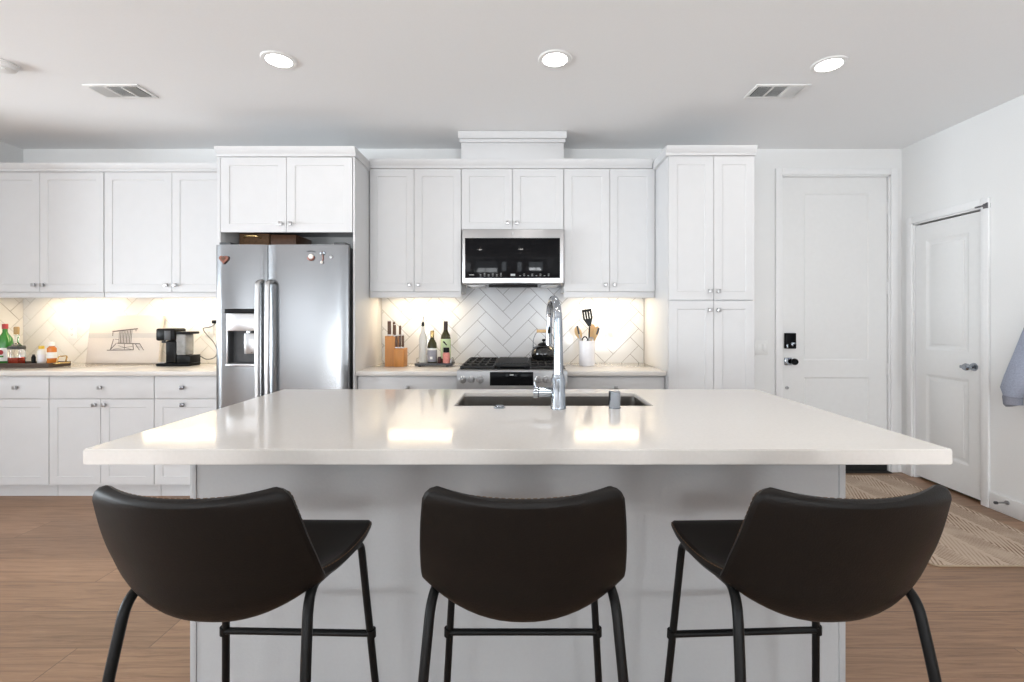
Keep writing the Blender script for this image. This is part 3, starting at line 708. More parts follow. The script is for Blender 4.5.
# ------------------------------------------------------------------ range
rx0, rx1, ry, rz = -.451, .313, 3.235, .945
rg = thing('gas_range', 'stainless slide-in gas range with cast iron grates', 'range', (-.07, 3.6, 0))
part('body', MB().box(rx0 + .003, rx1 - .003, ry + .05, YB - .02, .02, rz - .022, .003), STEEL, rg)
part('cooktop', MB().box(rx0 - .002, rx1 + .002, ry + .035, YB - .015, rz - .0215, rz - .004, .004), IRON, rg)
fp = part('control_panel', MB().prism([(rx0, ry, .800), (rx0, ry + .048, .800), (rx0, ry + .048, rz - .001), (rx0, ry + .016, rz - .001), (rx0, ry + .006, rz - .010)], (rx1 - rx0, 0, 0)), STEELH, rg)
part('display', MB().box(-.222, .078, ry - .004, ry + .004, .838, .932, .002), BGLASS, fp, 'black glass display')
part('badge', MB().box(-.085, -.058, ry - .0048, ry - .0036, .908, .916), MARK, fp)
for x in (-.410, -.350, -.290, .115, .170, .225 + .03):
    k = part('knob', MB().lathe([(0, -.030), (.018, -.029), (.021, -.010), (.026, -.006), (.026, -.0005)], (x, ry, .880), 'Y'), STEELH, fp)
    part('grip', MB().box(x - .004, x + .004, ry - .040, ry - .028, .862, .898, .002), NICKEL, k)
part('oven_door', MB().box(rx0 + .004, rx1 - .004, ry + .006, ry + .048, .20, .792, .005), STEELH, rg)
part('oven_window', MB().box(rx0 + .12, rx1 - .12, ry + .002, ry + .010, .34, .66, .003), BGLASS, rg)
part('oven_handle', MB().cyl((rx0 + .05, ry - .035, .745), (rx1 - .05, ry - .035, .745), .012).cyl((rx0 + .08, ry - .035, .745), (rx0 + .08, ry + .008, .745), .008).cyl((rx1 - .08, ry - .035, .745), (rx1 - .08, ry + .008, .745), .008), STEELH, rg)
part('storage_drawer', MB().box(rx0 + .004, rx1 - .004, ry + .006, ry + .048, .03, .192, .005), STEELH, rg)
def grate(x0, x1):
    m = MB(); y0, y1 = ry + .055, YB - .06; zt = rz + .024
    loop = rounded([(x0, y0, zt - .01), (x1, y0, zt - .01), (x1, y1, zt), (x0, y1, zt), (x0, y0, zt - .01)], .02)
    m.tube(loop[:-1], .0085, 8, True)
    for q in (.25, .5, .75): m.box(x0 + (x1 - x0) * q - .005, x0 + (x1 - x0) * q + .005, y0, y1, zt - .012, zt + .004, .002)
    for q in (.2, .5, .8): m.box(x0, x1, y0 + (y1 - y0) * q - .005, y0 + (y1 - y0) * q + .005, zt - .012, zt + .003, .002)
    for x in (x0, x1):
        for y in (y0, y1): m.cyl((x, y, rz - .004), (x, y, zt), .007, seg=8)
    return m
part('grate', grate(rx0 + .022, -.200), IRON, rg); part('grate', grate(.062, rx1 - .022), IRON, rg)
for x in (-.315, .175):
    for y in (3.40, 3.73):
        part('burner', MB().lathe([(0, .012), (.03, .011), (.034, .004), (.045, .002), (.045, -.003)], (x, y, rz)), IRON, rg)
gd = MB(); gd.box(-.188, .050, ry + .10, YB - .09, rz + .010, rz + .034, .004)
for k in range(22): gd.box(-.180 + k * .0104, -.176 + k * .0104, ry + .105, YB - .10, rz + .034, rz + .040)
gd.box(-.18, -.16, ry + .12, YB - .12, rz - .004, rz + .011).box(.02, .04, ry + .12, YB - .12, rz - .004, rz + .011)
part('griddle', gd, IRON, rg, 'ribbed black griddle plate')
# kettle
kx, ky, kz = .172, 3.70, rz + .0285
kt = thing('kettle', 'round black kettle with a wooden handle on the back burner', 'kettle', (kx, ky, kz))
part('body', MB().lathe([(0, 0), (.078, 0), (.092, .012), (.100, .045), (.097, .075), (.080, .102), (.052, .116), (0, .118)], (kx, ky, kz), seg=40), mat('black_enamel', (.010, .010, .010), .12, var=.1, coat=.5), kt)
lid = part('lid', MB().lathe([(.050, .1165), (.046, .126), (.026, .137), (0, .140)], (kx, ky, kz)), BLACK, kt)
part('lid_knob', MB().lathe([(.006, .138), (.006, .146), (.014, .150), (.015, .160), (.010, .166), (0, .167)], (kx, ky, kz)), BLACK, lid)
part('spout', MB().tube(spline([(kx + .075, ky - .02, kz + .06), (kx + .115, ky - .03, kz + .085), (kx + .135, ky - .035, kz + .125)], 6), [.024 - .0011 * i for i in range(13)], 14), BLACK, kt)
hb = part('handle_bracket', MB().tube(rounded([(kx - .085, ky, kz + .085), (kx - .082, ky, kz + .17), (kx - .055, ky, kz + .226), (kx + .055, ky, kz + .226), (kx + .082, ky, kz + .17), (kx + .085, ky, kz + .085)], .04), .0035, 8), CHROME, kt, 'thin chrome handle bracket')
part('handle', MB().cyl((kx - .056, ky, kz + .228), (kx + .056, ky, kz + .228), .0125, .0125), WOODL, kt, 'pale wooden grip')

# ------------------------------------------------------------------ worktop: knife block, tray, crock
kb = thing('knife_block', 'honey-coloured two-tier wooden knife block on the worktop', 'knife block', (-1.0, 3.70, CT))
b0x, b0y = -1.072, 3.66
part('tall_block', MB().prism([(b0x, b0y, CT + .0005), (b0x + .078, b0y, CT + .0005), (b0x + .078, b0y, CT + .232), (b0x, b0y, CT + .238)], (0, .12, 0)), WOODB, kb)
part('short_block', MB().box(b0x + .0785, b0x + .155, b0y - .030, b0y + .09, CT + .0005, CT + .142, .003), WOODB, kb)
def add_knife(x, y, z, h, label, th=.020):
    k = thing('kitchen_knife', label, 'knife', (x, y, z), 'knives in the wooden block')
    part('handle', MB().box(x - th / 2, x + th / 2, y - .010, y + .010, z + .012, z + h, .004), WOODD, k)
    part('bolster', MB().box(x - th / 2 - .001, x + th / 2 + .001, y - .011, y + .011, z + .0005, z + .0118, .002), STEELH, k)
    part('end_cap', MB().box(x - th / 2 - .0005, x + th / 2 + .0005, y - .0105, y + .0105, z + h + .0003, z + h + .007, .002), STEELH, k)
zt = CT + .239
add_knife(b0x + .026, b0y + .030, zt, .115, 'widest tall knife handle at the outer edge of the tall block', .026)
add_knife(b0x + .048, b0y + .085, zt - .003, .112, 'tall knife handle close behind the widest one', .018)
add_knife(b0x + .069, b0y + .035, zt - .006, .092, 'thin knife handle at the inner edge of the tall block', .015)
add_knife(b0x + .100, b0y + .07, CT + .1425, .175, 'tall thin knife standing at the back of the short block', .016)
zs_ = CT + .1425
add_knife(b0x + .091, b0y + .000, zs_, .098, 'short-block knife handle nearest the tall block', .017)
add_knife(b0x + .115, b0y + .000, zs_, .100, 'middle short-block knife handle in the front row', .017)
add_knife(b0x + .140, b0y + .000, zs_, .100, 'short-block knife handle farthest from the tall block', .017)

ty = 3.72
tr = thing('serving_tray', 'small slate-grey tray with metal handles holding oil and wine', 'tray', (-.68, ty, CT))
part('tray_board', MB().box(-.838, -.545, ty - .075, ty + .085, CT + .008, CT + .026, .003), mat('slate_grey', (.075, .08, .088), .45, var=.2, scale=60), tr)
for x in (-.80, -.585):
    for y in (ty - .06, ty + .07): part('foot', MB().cyl((x, y, CT + .0005), (x, y, CT + .008), .012), BLACK, tr)
for s, x in ((-1, -.838), (1, -.545)):
    part('handle', MB().tube(rounded([(x - s * .012, ty - .05, CT + .024), (x - s * .012, ty - .05, CT + .062), (x - s * .012, ty + .06, CT + .062), (x - s * .012, ty + .06, CT + .024)], .012), .0045, 8), NICKEL, tr)
TZ = CT + .0265
# oil dispenser (clear), white wine, green bottle, pink salt jar
b = thing('oil_dispenser', 'tall clear glass oil bottle with black pourer on the grey tray', 'bottle', (-.787, ty, TZ))
part('glass_body', MB().lathe([(0, 0), (.029, 0), (.031, .004), (.031, .185), (.026, .215), (.014, .245), (.0125, .285), (0, .286)], (-.787, ty, TZ)), mat('frosted_clear_glass', (.82, .83, .82), .06, var=.02, trans=.55, ior=1.3), b)
part('pourer', MB().lathe([(.011, .2865), (.012, .310), (.008, .317), (.004, .325), (0, .326)], (-.787, ty, TZ)), BLACK, b)
part('spout', MB().tube([(-.787, ty, TZ + .325), (-.785, ty, TZ + .348), (-.778, ty - .004, TZ + .368)], .003, 8), CHROME, b)
b = thing('wine_bottle', 'dark wine bottle with a grey label and gold neck on the tray', 'bottle', (-.712, ty - .01, TZ))
part('glass_body', MB().lathe([(0, 0), (.036, 0), (.038, .005), (.038, .130), (.034, .155), (.018, .185), (.014, .20), (.0135, .243), (0, .244)], (-.712, ty - .01, TZ)), DGREENG, b)
lb = part('label', MB().lathe([(.0384, .008), (.0388, .010), (.0388, .098), (.0384, .100)], (-.712, ty - .01, TZ)), GREYP, b, 'grey paper label')
part('emblem', MB().box(-.722, -.702, ty - .0505, ty - .0478, TZ + .030, TZ + .050, .001), WHITEP, lb)
part('neck_band', MB().lathe([(.0386, .1005), (.039, .101), (.039, .114), (.0384, .115)], (-.712, ty - .01, TZ)), WHITEP, b)
part('foil', MB().lathe([(.0145, .198), (.0150, .2), (.0150, .250), (.013, .253), (0, .2535)], (-.712, ty - .01, TZ)), GOLD, b)
b = thing('wine_bottle', 'tall green wine bottle with a pale green label on the tray', 'bottle', (-.612, ty + .035, TZ))
part('glass_body', MB().lathe([(0, 0), (.038, 0), (.040, .005), (.040, .190), (.036, .215), (.019, .245), (.0155, .26), (.0150, .318), (0, .319)], (-.612, ty + .035, TZ)), DGREENG, b)
lb = part('label', MB().lathe([(.0404, .030), (.0408, .031), (.0408, .186), (.0404, .187)], (-.612, ty + .035, TZ)), PALEGREENP, b, 'pale green label')
part('emblem', MB().prism([(-.63, ty - .0085, TZ + .165), (-.60, ty - .0085, TZ + .135), (-.594, ty - .0085, TZ + .14), (-.618, ty - .0085, TZ + .17)], (0, .002, 0)), BLACK, lb)
part('foil', MB().lathe([(.0158, .255), (.0165, .257), (.0165, .325), (.014, .327), (0, .3275)], (-.612, ty + .035, TZ)), mat('dark_foil', (.03, .012, .012), .4, var=.1), b)
b = thing('salt_jar', 'small jar of pink salt with a black lid on the tray', 'jar', (-.595, ty - .04, TZ))
part('jar', MB().lathe([(0, 0), (.026, 0), (.028, .004), (.028, .072), (.022, .082), (0, .083)], (-.595, ty - .04, TZ)), PINK, b)
part('lid', MB().lathe([(.021, .0832), (.024, .084), (.024, .118), (.022, .121), (0, .122)], (-.595, ty - .04, TZ)), BLACK, b)
solo('spice_jar', MB().lathe([(0, 0), (.014, 0), (.016, .003), (.016, .035), (.013, .042), (.013, .050), (0, .051)], (-.648, ty - .045, TZ)), mat('dark_red_spice', (.05, .012, .012), .3, var=.2), 'tiny dark jar beside the pink salt on the tray', 'jar')

cx_, cy_ = .520, 3.74
cr = solo('utensil_crock', MB().lathe([(0, 0), (.060, 0), (.0645, .004), (.0645, .196), (.062, .199), (.0585, .196), (.0585, .012), (0, .010)], (cx_, cy_, CT + .0005), seg=40), CERAM, 'white ceramic crock holding cooking utensils', 'crock')
UG2 = 'utensils standing in the crock'
def utensil(name, label, foot, tip, r, m, cat): 
    t = thing(name, label, cat, foot, UG2); part('handle', MB().tube([foot, tip], r, 10), m, t); return t
zb = CT + .012
t = utensil('slotted_spatula', 'black slotted spatula standing tallest in the crock', (cx_ + .006, cy_ - .002, zb), (cx_ + .018, cy_ - .012, CT + .315), .006, BLACK, 'spatula')
# blade, tilted, with three slots: five bars and two ends
M0 = Matrix.Translation((cx_ + .002, cy_ - .014, CT + .392)) @ Matrix.Rotation(math.radians(-9), 4, 'Y')
bl = MB()
for i in range(4): bl.box(-.038 + i * .0205, -.038 + i * .0205 + .0145, -.002, .002, -.020, .040, mtx=M0)
bl.box(-.038, .038, -.002, .002, .038, .058, .0018, mtx=M0); bl.prism([M0 @ Vector(p) for p in ((-.038, -.002, -.018), (.038, -.002, -.018), (.014, -.002, -.078), (-.008, -.002, -.078))], M0.to_3x3() @ Vector((0, .004, 0)))
part('blade', bl, BLACK, t)
def spoon(label, foot, tip, tilt, bw, bh, m, name='wooden_spoon'):
    t = utensil(name, label, foot, tip, .006, m, 'spoon')
    mt = Matrix.Translation(tip) @ Matrix.Rotation(tilt, 4, 'Y')
    b = MB().sphere((0, 0, 0), 1, (bw, .006, bh)); bmesh.ops.transform(b.bm, matrix=mt, verts=b.bm.verts); part('bowl', b, m, t); return t
spoon('pale wooden spoon leaning toward the range in the crock', (cx_ + .004, cy_ + .020, zb), (cx_ - .068, cy_ + .016, CT + .262), math.radians(-20), .028, .052, WOODL)
spoon('pale wooden spoon standing upright behind the spatula in the crock', (cx_ + .022, cy_ + .036, zb), (cx_ + .045, cy_ + .036, CT + .275), math.radians(6), .030, .056, WOODL)
spoon('pale wooden spoon leaning toward the pantry in the crock', (cx_ + .016, cy_ + .012, zb), (cx_ + .072, cy_ + .008, CT + .262), math.radians(18), .024, .055, WOODL)
t = utensil('turner', 'dark-tipped utensil leaning over the outer wooden spoon', (cx_ + .012, cy_ - .026, zb), (cx_ + .072, cy_ - .022, CT + .245), .0045, WOODL, 'utensil')
part('tip', MB().tube([(cx_ + .073, cy_ - .022, CT + .248), (cx_ + .092, cy_ - .022, CT + .300)], [.006, .009], 10), DGREY, t)
t = utensil('tongs', 'grey-tipped tongs leaning toward the range in the crock', (cx_ - .004, cy_ - .016, zb), (cx_ - .066, cy_ - .018, CT + .25), .0045, NICKEL, 'tongs')
part('tip', MB().tube([(cx_ - .067, cy_ - .018, CT + .253), (cx_ - .080, cy_ - .02, CT + .318)], [.007, .008], 10), DGREY, t)
t = thing('whisk', 'wire whisk with a black loop low in the crock', 'whisk', (cx_, cy_ - .02, zb), UG2)
part('handle', MB().tube([(cx_ - .012, cy_ - .036, zb), (cx_ - .012, cy_ - .036, CT + .205)], .006, 10), CHROME, t)
part('loop', MB().tube([(cx_ - .022 + .022 * math.cos(PI * k / 10), cy_ - .036, CT + .198 + .034 * math.sin(PI * k / 10)) for k in range(11)], .005, 8), BLACK, t)
part('wires', MB().tube([(cx_ + .028 + .018 * math.cos(PI * k / 10), cy_ - .034, CT + .198 + .03 * math.sin(PI * k / 10)) for k in range(11)], .0035, 8).tube([(cx_ + .028 + .008 * math.cos(PI * k / 10), cy_ - .034, CT + .198 + .03 * math.sin(PI * k / 10)) for k in range(11)], .003, 8), NICKEL, t)

# ------------------------------------------------------------------ worktop along the short wall: drinks tray, canvas, coffee machine
ty = 3.66
tr = thing('drinks_tray', 'long dark wooden drinks tray with brass end handle', 'tray', (-3.95, ty, CT))
m = MB(); m.box(-4.208, -3.618, ty - .085, ty + .095, CT + .0005, CT + .014, .002)
for q in ((-4.208, -3.618, ty - .085, ty - .075), (-4.208, -3.618, ty + .085, ty + .095), (-4.208, -4.198, ty - .075, ty + .085), (-3.628, -3.618, ty - .075, ty + .085)): m.box(*q, CT + .014, CT + .034, .002)
part('tray_board', m, WOODT, tr)
part('handle', MB().tube(rounded([(-3.616, ty - .05, CT + .026), (-3.578, ty - .05, CT + .030), (-3.578, ty + .05, CT + .030), (-3.616, ty + .05, CT + .026)], .02), .006, 10).tube(rounded([(-3.605, ty - .035, CT + .028), (-3.590, ty - .035, CT + .082), (-3.590, ty + .035, CT + .082), (-3.605, ty + .035, CT + .028)], .015), .005, 10), GOLD, tr, 'brass handle')
TZ = CT + .0145
def bottle_prof(r, hs, hn, rn, h): return [(0, 0), (r * .94, 0), (r, .006), (r, hs), (r * .9, hs + (hn - hs) * .35), (rn * 1.25, hn - .01), (rn, hn), (rn, h), (0, h + .0005)]
bx, by = -4.070, ty + .025
b = thing('liquor_bottle', 'green liquor bottle with red cap and white label on the drinks tray', 'bottle', (bx, by, TZ))
part('glass_body', MB().lathe(bottle_prof(.047, .175, .255, .015, .283), (bx, by, TZ)), GREENG, b)
lb = part('label', MB().lathe([(.0474, .030), (.0478, .031), (.0478, .130), (.0474, .131)], (bx, by, TZ)), WHITEP, b)
part('emblem', MB().lathe([(0, -.0035), (.018, -.003), (.019, 0)], (bx + .016, by - .0465, TZ + .098), 'Y', sx=1.1), RED, lb, 'red round emblem')
part('emblem_bar', MB().box(bx - .022, bx + .036, by - .0495, by - .044, TZ + .060, TZ + .072, .001), GREENG, lb)
part('cap', MB().lathe([(.0155, .2795), (.0175, .28), (.0175, .317), (.016, .319), (0, .3195)], (bx, by, TZ)), RED, b)
bx2, by2 = -4.150, ty - .032
b = thing('liquor_bottle', 'dark-necked bottle half hidden at the picture edge of the drinks tray', 'bottle', (bx2, by2, TZ))
part('glass_body', MB().lathe(bottle_prof(.040, .165, .225, .014, .26), (bx2, by2, TZ)), GREENG, b)
part('cap', MB().lathe([(.0145, .2605), (.0162, .261), (.0162, .290), (0, .291)], (bx2, by2, TZ)), BLACK, b)
part('label', MB().lathe([(.0404, .03), (.0408, .031), (.0408, .12), (.0404, .121)], (bx2, by2, TZ)), WHITEP, b)
bx, by = -3.942, ty - .01
b = thing('decanter', 'clear square decanter of red spirit with a corked stopper', 'decanter', (bx, by, TZ))
part('glass_body', MB().box(bx - .043, bx + .043, by - .03, by + .03, TZ + .0005, TZ + .150, .006, 3).lathe([(.032, .149), (.022, .163), (.013, .172), (.012, .225), (.016, .228), (.016, .236), (0, .2365)], (bx, by, TZ)), CLEARG, b)
part('spirit', MB().box(bx - .0365, bx + .0365, by - .0245, by + .0245, TZ + .008, TZ + .058, .003), REDLIQ, b, 'red spirit')
part('band', MB().box(bx - .0435, bx + .0435, by - .0315, by + .0315, TZ + .122, TZ + .142, .002), DGREY, b)
part('stopper', MB().lathe([(.010, .237), (.016, .239), (.017, .290), (.013, .297), (0, .298)], (bx, by, TZ)), CORK, b)
def mini(label, x, y, h, r, bm_, cm_, lm=None, frac=.72, lz=None):
    b = thing('mixer_bottle', label, 'bottle', (x, y, TZ))
    hs = h * frac
    part('glass_body', MB().lathe([(0, 0), (r * .95, 0), (r, .004), (r, hs), (r * .6, hs + .012), (r * .6, hs + .016), (0, hs + .0165)], (x, y, TZ)), bm_, b)
    part('cap', MB().lathe([(r * .62, hs + .017), (r * .72, hs + .018), (r * .68, h - .002), (0, h)], (x, y, TZ)), cm_, b)
    l0, l1 = lz or (.018, hs * .76)
    if lm: part('label', MB().lathe([(r * 1.008, l0), (r * 1.015, l0 + .001), (r * 1.015, l1 - .001), (r * 1.008, l1)], (x, y, TZ)), lm, b)
mini('small black bottle beside the yellow-capped bottle on the tray', -3.815, ty - .005, .082, .013, BLACK, BLACK)
mini('white mixer bottle with a yellow cap on the drinks tray', -3.768, ty + .01, .148, .025, WHITEP, YELLOW, CERAM)
mini('pink-topped small bottle behind the orange bottle on the tray', -3.733, ty + .06, .125, .018, CERAM, PINK)
mini('orange mixer bottle with a white cap on the drinks tray', -3.682, ty + .005, .180, .028, ORANGE, SHINE, WHITEP, lz=(.052, .098))

# canvas leaning on the tile, with a beach hut drawing on it
cv = thing('art_canvas', 'cream canvas with a grey sketch of a beach hut on stilts', 'picture', (-3.30, 3.90, CT))
vx0, vx1, vz1 = -3.612, -3.012, .405
LEAN = Matrix.Translation((0, 3.872, CT + .001)) @ Matrix.Rotation(math.radians(-7), 4, 'X')
def lean(mb): bmesh.ops.transform(mb.bm, matrix=LEAN, verts=mb.bm.verts); return mb
part('canvas', lean(MB().box(vx0, vx1, 0, .028, 0, vz1, .003)), CANVAS, cv)
part('shore_band', lean(MB().box(vx0 + .001, vx1 - .001, -.0012, .0002, .215, .255)), CANVASG, cv, 'hazy grey shoreline')
part('lower_edge', lean(MB().box(vx0, vx1, -.002, .0002, 0, .008)), INKL, cv)
k = MB()
def stroke(a, b, w=.004): # flat ink stroke on the canvas face
    a = Vector((a[0], 0, a[1])); b2 = Vector((b[0], 0, b[1])); d = (b2 - a).normalized(); nrm = Vector((-d.z, 0, d.x)) * w / 2
    y = Vector((0, -.0022, 0)); k.prism([a + nrm + y, b2 + nrm + y, b2 - nrm + y, a - nrm + y], (0, .001, 0))
hx = -3.385
stroke((hx - .03, .268), (hx + .18, .292), .010); stroke((hx - .025, .262), (hx - .025, .23), .006); stroke((hx + .165, .288), (hx + .165, .27), .006)
for i in range(9): stroke((hx + .028 + i * .013, .268 + i * .0015), (hx + .032 + i * .0125, .172), .006 if i % 2 else .0035)
stroke((hx + .02, .17), (hx + .21, .166), .008); stroke((hx - .005, .205), (hx + .03, .20), .004)
stroke((hx - .015, .205), (hx - .032, .115), .005); stroke((hx + .012, .17), (hx - .035, .115), .006); stroke((hx + .15, .165), (hx + .16, .115), .006); stroke((hx + .08, .165), (hx + .085, .12), .004)
stroke((hx + .205, .168), (hx + .245, .112), .005); stroke((hx + .17, .165), (hx + .21, .112), .005); stroke((hx + .03, .15), (hx + .14, .12), .003); stroke((hx - .01, .12), (hx + .15, .145), .003)
stroke((hx - .06, .112), (hx + .16, .116), .007); stroke((hx + .175, .14), (hx + .225, .138), .003)
part('drawing', lean(k), INK, cv, 'grey ink beach hut', smooth=False)

fy = 3.74
cm = thing('coffee_machine', 'black capsule coffee machine with clear water tank', 'coffee machine', (-2.75, fy, CT))
cx0 = -2.880
part('base', MB().box(cx0, cx0 + .262, fy - .06, fy + .075, CT + .0005, CT + .022, .005).box(cx0 + .155, cx0 + .262, fy - .05, fy + .075, CT + .0225, CT + .085, .006), BLACK, cm)
part('column', MB().box(cx0 + .068, cx0 + .154, fy - .052, fy + .07, CT + .0225, CT + .20, .012, 3), BLACK, cm)
part('head', MB().box(cx0 - .002, cx0 + .150, fy - .062, fy + .07, CT + .2005, CT + .298, .014, 3), BLACK, cm)
part('coffee_spout', MB().cyl((cx0 + .032, fy - .02, CT + .182), (cx0 + .032, fy - .02, CT + .2005), .014), DGREY, cm)
part('front_panel', MB().box(cx0 + .070, cx0 + .118, fy - .0645, fy - .0615, CT + .206, CT + .28, .001), DGREY, cm)
tk = part('water_tank', MB().box(cx0 + .142, cx0 + .222, fy - .045, fy + .055, CT + .086, CT + .252, .010, 3), mat('smoky_clear_plastic', (.55, .55, .54), .08, var=.15, scale=25, trans=.5, ior=1.3), cm, 'clear water tank')
part('tank_lid', MB().box(cx0 + .118, cx0 + .262, fy - .05, fy + .06, CT + .2525, CT + .272, .004), BLACK, tk)
part('drip_cup', MB().box(cx0 + .004, cx0 + .060, fy - .052, fy + .05, CT + .0225, CT + .030, .003), NICKEL, cm)
wy = YB - .0105
def outlet(label, x, z, sw=False):
    o = thing('wall_outlet' if not sw else 'light_switch', label, 'outlet' if not sw else 'light switch', (x, YB, z - .06))
    return o
def make_outlet(label, x, z, y, w=.072, h=.115):
    o = outlet(label, x, z)
    part('cover_plate', MB().box(x - w / 2, x + w / 2, y - .006, y - .0005, z - h / 2, z + h / 2, .002), SHINE, o)
    for dz in (-.024, .024):
        s = part('socket', MB().box(x - .017, x + .017, y - .0085, y - .0062, z + dz - .014, z + dz + .014, .002), SHINE, o)
        part('slots', MB().box(x - .008, x - .006, y - .0092, y - .0084, z + dz - .004, z + dz + .006).box(x + .006, x + .008, y - .0092, y - .0084, z + dz - .004, z + dz + .006).lathe([(0, -.0007), (.0025, -.0006), (.0025, 0)], (x, y - .0085, z + dz - .008), 'Y', seg=10), DGREY, s)
    return o
make_outlet('white socket outlet on the tile between tray and canvas', -3.80, 1.19, wy)
make_outlet('white socket outlet on the tile above the coffee machine cord', -2.645, 1.21, wy)
make_outlet('white socket outlet on the tile beside the utensil crock', .735, 1.20, wy)
sw = outlet('white double light switch on the wall between pantry and entry door', 2.03, 1.055, True)
part('cover_plate', MB().box(1.973, 2.087, YB - .006, YB - .0005, .995, 1.115, .002), SHINE, sw)
for x in (2.006, 2.054): part('rocker', MB().box(x - .016, x + .016, YB - .010, YB - .0062, 1.022, 1.088, .003), SHINE, sw)
cp = thing('power_cord', 'thin dark cord looping from coffee machine up to the wall plug', 'cord', (-2.62, 3.85, CT))
part('cable', MB().tube(spline([(cx0 + .2668, fy + .05, CT + .075), (cx0 + .31, fy + .07, CT + .045), (cx0 + .365, fy + .08, CT + .055), (cx0 + .385, fy + .09, CT + .10), (cx0 + .35, fy + .11, CT + .17), (cx0 + .28, fy + .13, CT + .235), (cx0 + .235, fy + .15, CT + .275), (cx0 + .22, fy + .17, CT + .295), (cx0 + .265, fy + .185, CT + .305), (cx0 + .30, fy + .19, CT + .33), (-2.60 + .01, wy - .028, CT + .35)], 8), .0033, 8), DGREY, cp)
part('plug', MB().box(-2.605, -2.560, wy - .036, wy - .0095, CT + .333, CT + .362, .004), BLACK, cp)

# ------------------------------------------------------------------ island
IX0, IX1, IY0, IY1, IZ = -1.308, 1.283, 1.392, 2.570, .914
il = thing('kitchen_island', 'white kitchen island base under the large quartz top', 'kitchen island', (0, 2.1, 0))
bx0, bx1, by0, by1 = -1.187, 1.157, 1.673, 2.535
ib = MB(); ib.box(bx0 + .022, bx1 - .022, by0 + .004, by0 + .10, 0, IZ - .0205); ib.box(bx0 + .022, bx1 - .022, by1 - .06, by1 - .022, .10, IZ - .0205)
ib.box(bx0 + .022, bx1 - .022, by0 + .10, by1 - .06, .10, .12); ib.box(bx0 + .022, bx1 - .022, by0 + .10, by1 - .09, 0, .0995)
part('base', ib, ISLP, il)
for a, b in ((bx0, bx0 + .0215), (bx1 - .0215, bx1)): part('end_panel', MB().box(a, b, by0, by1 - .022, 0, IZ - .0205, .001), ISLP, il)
xs_ = [bx0, bx0 + .45, -.32, .60, bx1]
for i in range(4): 
    d = part('door', panelled(MB(), 0, xs_[i + 1] - xs_[i] - .004, .105, IZ - .06, 0, .019, [(.058, xs_[i + 1] - xs_[i] - .062, .165, IZ - .12)], .008, .004), CAB, il)
    d.rotation_euler = (0, 0, PI); d.location = Vector((xs_[i + 1] - .002, by1, 0)) - Vector((0, 2.1, 0)); d.data.transform(Matrix.Translation((0, 2.1, 0)))
SX0, SX1, SY0, SY1 = -.300, .583, 2.085, 2.445
# top: 20 mm slab with a mitred deep edge all round and a sink cut-out
T, TS, AP = .046, .020, .040
m2 = MB()
def cells(X, Y, z, skip):
    for i in range(len(X) - 1):
        for j in range(len(Y) - 1):
            if not skip(i, j): m2.quad((X[i], Y[j], z), (X[i + 1], Y[j], z), (X[i + 1], Y[j + 1], z), (X[i], Y[j + 1], z))
XX = [IX0, IX0 + AP, SX0, SX1, IX1 - AP, IX1]; YY = [IY0, IY0 + AP, SY0, SY1, IY1 - AP, IY1]
cells(XX, YY, IZ, lambda i, j: i == 2 and j == 2)
cells(XX, YY, IZ - T, lambda i, j: 0 < i < 4 and 0 < j < 4)
cells(XX[1:5], YY[1:5], IZ - TS, lambda i, j: i == 1 and j == 1)
def ringwall(X, Y, z0, z1):
    for i in range(len(X) - 1):
        for y in (Y[0], Y[-1]): m2.quad((X[i], y, z0), (X[i + 1], y, z0), (X[i + 1], y, z1), (X[i], y, z1))
    for j in range(len(Y) - 1):
        for x in (X[0], X[-1]): m2.quad((x, Y[j], z0), (x, Y[j + 1], z0), (x, Y[j + 1], z1), (x, Y[j], z1))
ringwall(XX, YY, IZ - T, IZ); ringwall(XX[1:5], YY[1:5], IZ - T, IZ - TS); ringwall(XX[2:4], YY[2:4], IZ - TS, IZ)
bmesh.ops.remove_doubles(m2.bm, verts=m2.bm.verts, dist=1e-5)
bmesh.ops.recalc_face_normals(m2.bm, faces=m2.bm.faces)
es = [e for e in m2.bm.edges if len(e.link_faces) == 2 and e.calc_face_angle(0) > 1.0]
bmesh.ops.bevel(m2.bm, geom=es, offset=.003, segments=2, affect='EDGES')
ct = solo('island_countertop', m2, QUARTZ, 'large pale quartz top covering the kitchen island', 'countertop')
# undermount sink
sk = thing('kitchen_sink', 'undermount stainless sink set into the island top', 'sink', ((SX0 + SX1) / 2, (SY0 + SY1) / 2, IZ - .28))
def rrect(x0, x1, y0, y1, r, z, k=5):
    out = []
    for cx, cy, a0 in ((x1 - r, y1 - r, 0), (x0 + r, y1 - r, PI / 2), (x0 + r, y0 + r, PI), (x1 - r, y0 + r, 1.5 * PI)):
        for i in range(k + 1): a = a0 + PI / 2 * i / k; out.append((cx + r * math.cos(a), cy + r * math.sin(a), z))
    return out
m = MB(); e = .008; zt = IZ - .0205
V = m.grid([rrect(SX0 - .03, SX1 + .03, SY0 - .03, SY1 + .03, .03, zt), rrect(SX0 - e, SX1 + e, SY0 - e, SY1 + e, .035, zt), rrect(SX0 - e, SX1 + e, SY0 - e, SY1 + e, .035, IZ - .255), rrect(SX0 + .02, SX1 - .02, SY0 + .02, SY1 - .02, .05, IZ - .27)], closed=True)
m.bm.faces.new(V[-1])
part('bowl', m, SINKM, sk)
part('drain', MB().lathe([(0, .004), (.03, .004), (.044, .003), (.048, .0005)], ((SX0 + SX1) / 2, 2.30, IZ - .27)), CHROME, sk)
